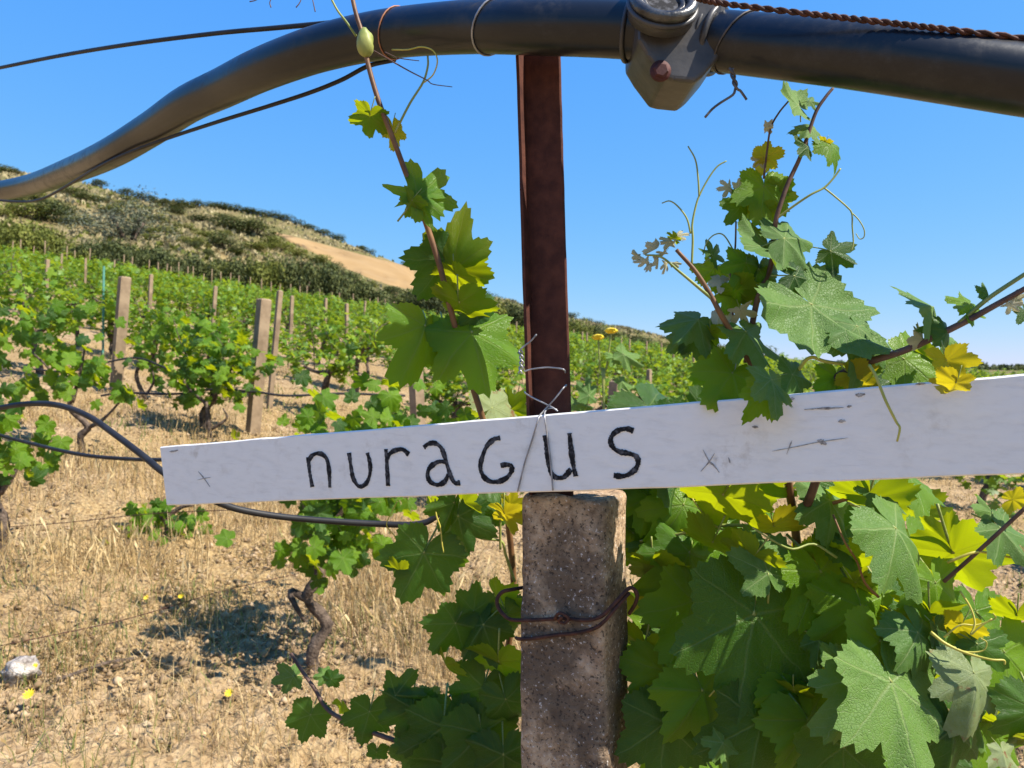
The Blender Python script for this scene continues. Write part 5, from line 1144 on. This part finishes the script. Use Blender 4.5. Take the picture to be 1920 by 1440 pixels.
# pale unfolding shoot tip
for (x, y, s, tip, m_) in [(1275, 440, 44, 75, 'leaf_pale'), (1252, 452, 50, 250, 'leaf_pale'), (1225, 470, 50, 272, 'leaf_pale'), (1240, 478, 36, 230, 'leaf_pale'), (1205, 490, 40, 265, 'leaf_pale'), (1262, 446, 40, 300, 'leaf_lime'), (1235, 492, 30, 180, 'leaf_pale'), (1248, 500, 34, 190, 'leaf_pale'), (1215, 500, 26, 200, 'leaf_pale'), (1268, 492, 26, 90, 'leaf_pale'), (1195, 478, 40, 280, 'leaf_pale')]:
    add_leaf(vr, P(x, y, .667), s / 1440 * .667, tip, rr.uniform(-50, 50), rr.uniform(-20, 55), m_, rr.choice((4, 7, 9)), .6)
px_leaves(vr, [   # below the sign
    (1405, 1205, .700, 315, 196, 8, -8, 'leaf', 8), (1705, 1025, .640, 235, 165, -38, 18, 'leaf_grey', 1), (1690, 1330, .620, 300, 176, 5, 22, 'leaf_grey', 0), (1608, 1300, .635, 180, 222, -15, 20, 'leaf_grey', 6), (1832, 1290, .625, 165, 186, 15, 22, 'leaf_brown', 6), (1800, 1060, .72, 235, 140, 10, -32, 'leaf_lime', 0), (1765, 1010, .73, 110, 320, 0, -30, 'leaf_lime', 1), (1895, 1010, .635, 140, 130, 10, 40, 'leaf_grey', 4), (1855, 950, .65, 70, 350, 50, 10, 'leaf_grey', 7), (1910, 935, .64, 60, 60, 10, -25, 'leaf_gold', 5),
    (1540, 1042, .735, 95, 150, 10, -35, 'leaf_lime', 0), (1432, 1050, .700, 150, 25, -20, 42, 'leaf_grey', 2), (1400, 1055, .71, 130, 215, 10, -10, 'leaf_lime', 1), (1345, 945, .72, 190, 205, 10, -32, 'leaf_lime', 0), (1420, 935, .73, 150, 160, 15, -32, 'leaf_lime', 1), (1455, 1000, .735, 120, 150, 0, -35, 'leaf_gold', 3), (1620, 950, .705, 170, 190, 10, -28, 'leaf_lime', 3), (1560, 960, .715, 150, 200, -15, 30, 'leaf_grey', 1), (1660, 925, .69, 120, 100, 10, 55, 'leaf_grey', 4),
    (1745, 1165, .69, 155, 160, 10, -35, 'leaf_lime', 2), (1690, 1180, .70, 120, 230, 10, -35, 'leaf_lime', 0), (1620, 1175, .69, 215, 190, 12, -12, 'leaf_fresh', 1), (1555, 1110, .71, 230, 170, -8, -12, 'leaf_fresh', 0), (1735, 1215, .645, 170, 175, -12, 18, 'leaf_grey', 3), (1650, 1235, .655, 190, 200, 0, -15, 'leaf_fresh', 8), (1590, 1035, .72, 120, 160, 20, 35, 'leaf_grey', 5), (1630, 1060, .70, 130, 190, -20, -25, 'leaf_lime', 1), (1615, 1100, .70, 90, 100, 0, -35, 'leaf_lime', 4),
    (1270, 970, .78, 170, 215, 10, -12, 'leaf_fresh', 3), (1215, 950, .80, 120, 190, 20, 20, 'leaf_fresh', 1), (1235, 1080, .79, 150, 160, 10, -32, 'leaf_lime', 0), (1280, 1060, .77, 170, 215, -25, -20, 'leaf_fresh', 6), (1330, 1030, .75, 150, 200, 10, -30, 'leaf_lime', 3), (1205, 1140, .80, 110, 140, 0, -30, 'leaf_gold', 2), (1290, 1160, .745, 210, 210, -10, -10, 'leaf_fresh', 0), (1210, 1230, .78, 150, 190, 20, -18, 'leaf_lime', 1), (1250, 1290, .75, 190, 185, -10, -22, 'leaf_fresh', 3), (1245, 1390, .73, 200, 190, 12, -15, 'leaf', 8), (1330, 1330, .72, 210, 175, 10, -18, 'leaf_fresh', 1), (1420, 1395, .69, 250, 195, -8, -5, 'leaf', 0), (1350, 1402, .672, 80, 220, 20, 40, 'leaf_grey', 4), (1530, 1385, .68, 210, 170, 10, -12, 'leaf_fresh', 3), (1500, 1310, .70, 170, 160, 0, -28, 'leaf_fresh', 1), (1490, 1300, .695, 80, 160, 10, -40, 'leaf_lime', 2), (1550, 1215, .69, 110, 130, 0, 30, 'leaf_grey', 4), (1580, 1440, .66, 220, 190, 0, -15, 'leaf', 5), (1790, 1400, .63, 190, 185, 0, -5, 'leaf', 1), (1890, 1260, .68, 210, 190, -10, -10, 'leaf_fresh', 0), (1905, 1165, .70, 110, 170, 10, -30, 'leaf_lime', 3), (1830, 1170, .75, 150, 200, 15, -15, 'leaf_fresh', 0), (1870, 1380, .68, 170, 170, 10, -18, 'leaf_fresh', 8), (1940, 1360, .62, 170, 190, 10, -15, 'leaf', 3), (1885, 1425, .61, 80, 180, 10, 25, 'leaf_brown', 4), (1850, 1220, .66, 120, 120, 10, 20, 'leaf', 2), (1210, 1020, .82, 110, 250, 15, 30, 'leaf_grey', 4), (1560, 1290, .70, 130, 210, 10, -20, 'leaf_lime', 2), (1760, 1120, .68, 160, 190, 10, -25, 'leaf_fresh', 1)])
rr = random.Random(33)
for i in range(58):
    x = rr.uniform(1190, 1930); y = rr.uniform(930, 1440)
    if (abs(x - 1405) < 130 and abs(y - 1205) < 110) or (abs(x - 1700) < 110 and abs(y - 1340) < 110) or (x > 1740 and y < 1130) or (abs(x - 1705) < 70 and abs(y - 1025) < 110): continue
    d_ = .82 - .20 * (x - 1190) / 740 + rr.uniform(-.03, .04)
    add_leaf(vr, P(x, y, d_), rr.uniform(50, 125) / 1440 * d_, rr.gauss(185, 60), rr.gauss(0, 45), rr.gauss(0, 40), rr.choice(('leaf', 'leaf_fresh', 'leaf_fresh', 'leaf_lime', 'leaf_lime', 'leaf_grey', 'leaf_gold' if i % 3 == 0 else 'leaf_lime')), rr.choice((0, 1, 2, 3, 4, 5, 6, 8, 10, 11, 12)))
for i in range(12):
    x = rr.uniform(1200, 1850); y = rr.uniform(950, 1420); d_ = .80 - .20 * (x - 1190) / 740
    p_ = [P(x, y, d_)]
    a_ = rr.uniform(0, 6.28)
    for k_ in range(4): a_ += rr.uniform(-.7, .7); p_.append(p_[-1] + Vector((math.cos(a_) * .022, rr.uniform(-.01, .01), math.sin(a_) * .022)))
    tube('petiole', p_, .0013, .0008, MAT[rr.choice(('greencane', 'tendril', 'cane'))], vr, 6, 4)
rr = random.Random(21)
for (x, y, d_) in ((1215, 860, .80), (1250, 830, .79), (1290, 850, .80), (1230, 790, .80), (1330, 810, .78), (1270, 890, .80), (1205, 910, .83), (1195, 960, .84)):  # leaves, mostly hidden by the board, added to shade the post's right side
    add_leaf(vr, P(x, y, d_), .10, rr.gauss(180, 40), rr.gauss(-30, 30), rr.gauss(30, 25), 'leaf', rr.choice((0, 1, 2, 3, 4, 5, 6, 8, 10, 11, 12)))
cnt = 0
while cnt < 96:      # the inner and far leaves of the canopy
    x = rr.uniform(1180, 1900); y = rr.uniform(880, 1750)
    if x > 1740 and y < 1150: continue
    d = rr.uniform(.80, 1.30); cnt += 1
    add_leaf(vr, P(x, y, d), rr.uniform(.085, .135), rr.gauss(185, 50), rr.gauss(0, 38), rr.gauss(5, 32), rr.choice(('leaf', 'leaf_fresh', 'leaf_fresh', 'leaf_lime', 'leaf_lime')), rr.choice((0, 1, 2, 3, 4, 5, 6, 8, 10, 11, 12)))

# flowering weed beyond the sign
p = P(1122, 0, 2.6); gz = gh(p.x, 2.6); e = empty('tall_weed', (p.x, 2.6, gz), 'tall green weed with two yellow flower heads beside the steel post', 'weed')
for (x, y) in ((1122, 632), (1147, 620)):
    tube('stem', [Vector((p.x + .02, 2.6, gz - .02)), P(1132, 760, 2.6), P((x + 1128) / 2, 690, 2.6), P(x, y, 2.6)], .005, .003, MAT['greencane'], e, 6, 5)
    bm = bmesh.new(); bmesh.ops.create_icosphere(bm, subdivisions=2, radius=.022)
    for v in bm.verts: v.co *= 1 + .5 * float(vnoise(v.co.x * 200, v.co.y * 200 + v.co.z * 170, 71)); v.co.z *= .5
    me = bpy.data.meshes.new('flower_head'); bm.to_mesh(me); bm.free(); me.materials.append(MAT['flower']); obj('flower_head', me, e, P(x, y, 2.6) - Vector(e.location))
for (x, y, s, tip) in ((1180, 670, 75, 80), (1150, 670, 50, 270), (1105, 730, 70, 30), (1090, 760, 60, 60), (1170, 720, 50, 120)):
    add_leaf(e, P(x, y, 2.58), s / 1440 * 2.6, tip, 0, 50, 'leaf_grey', 4, .7)
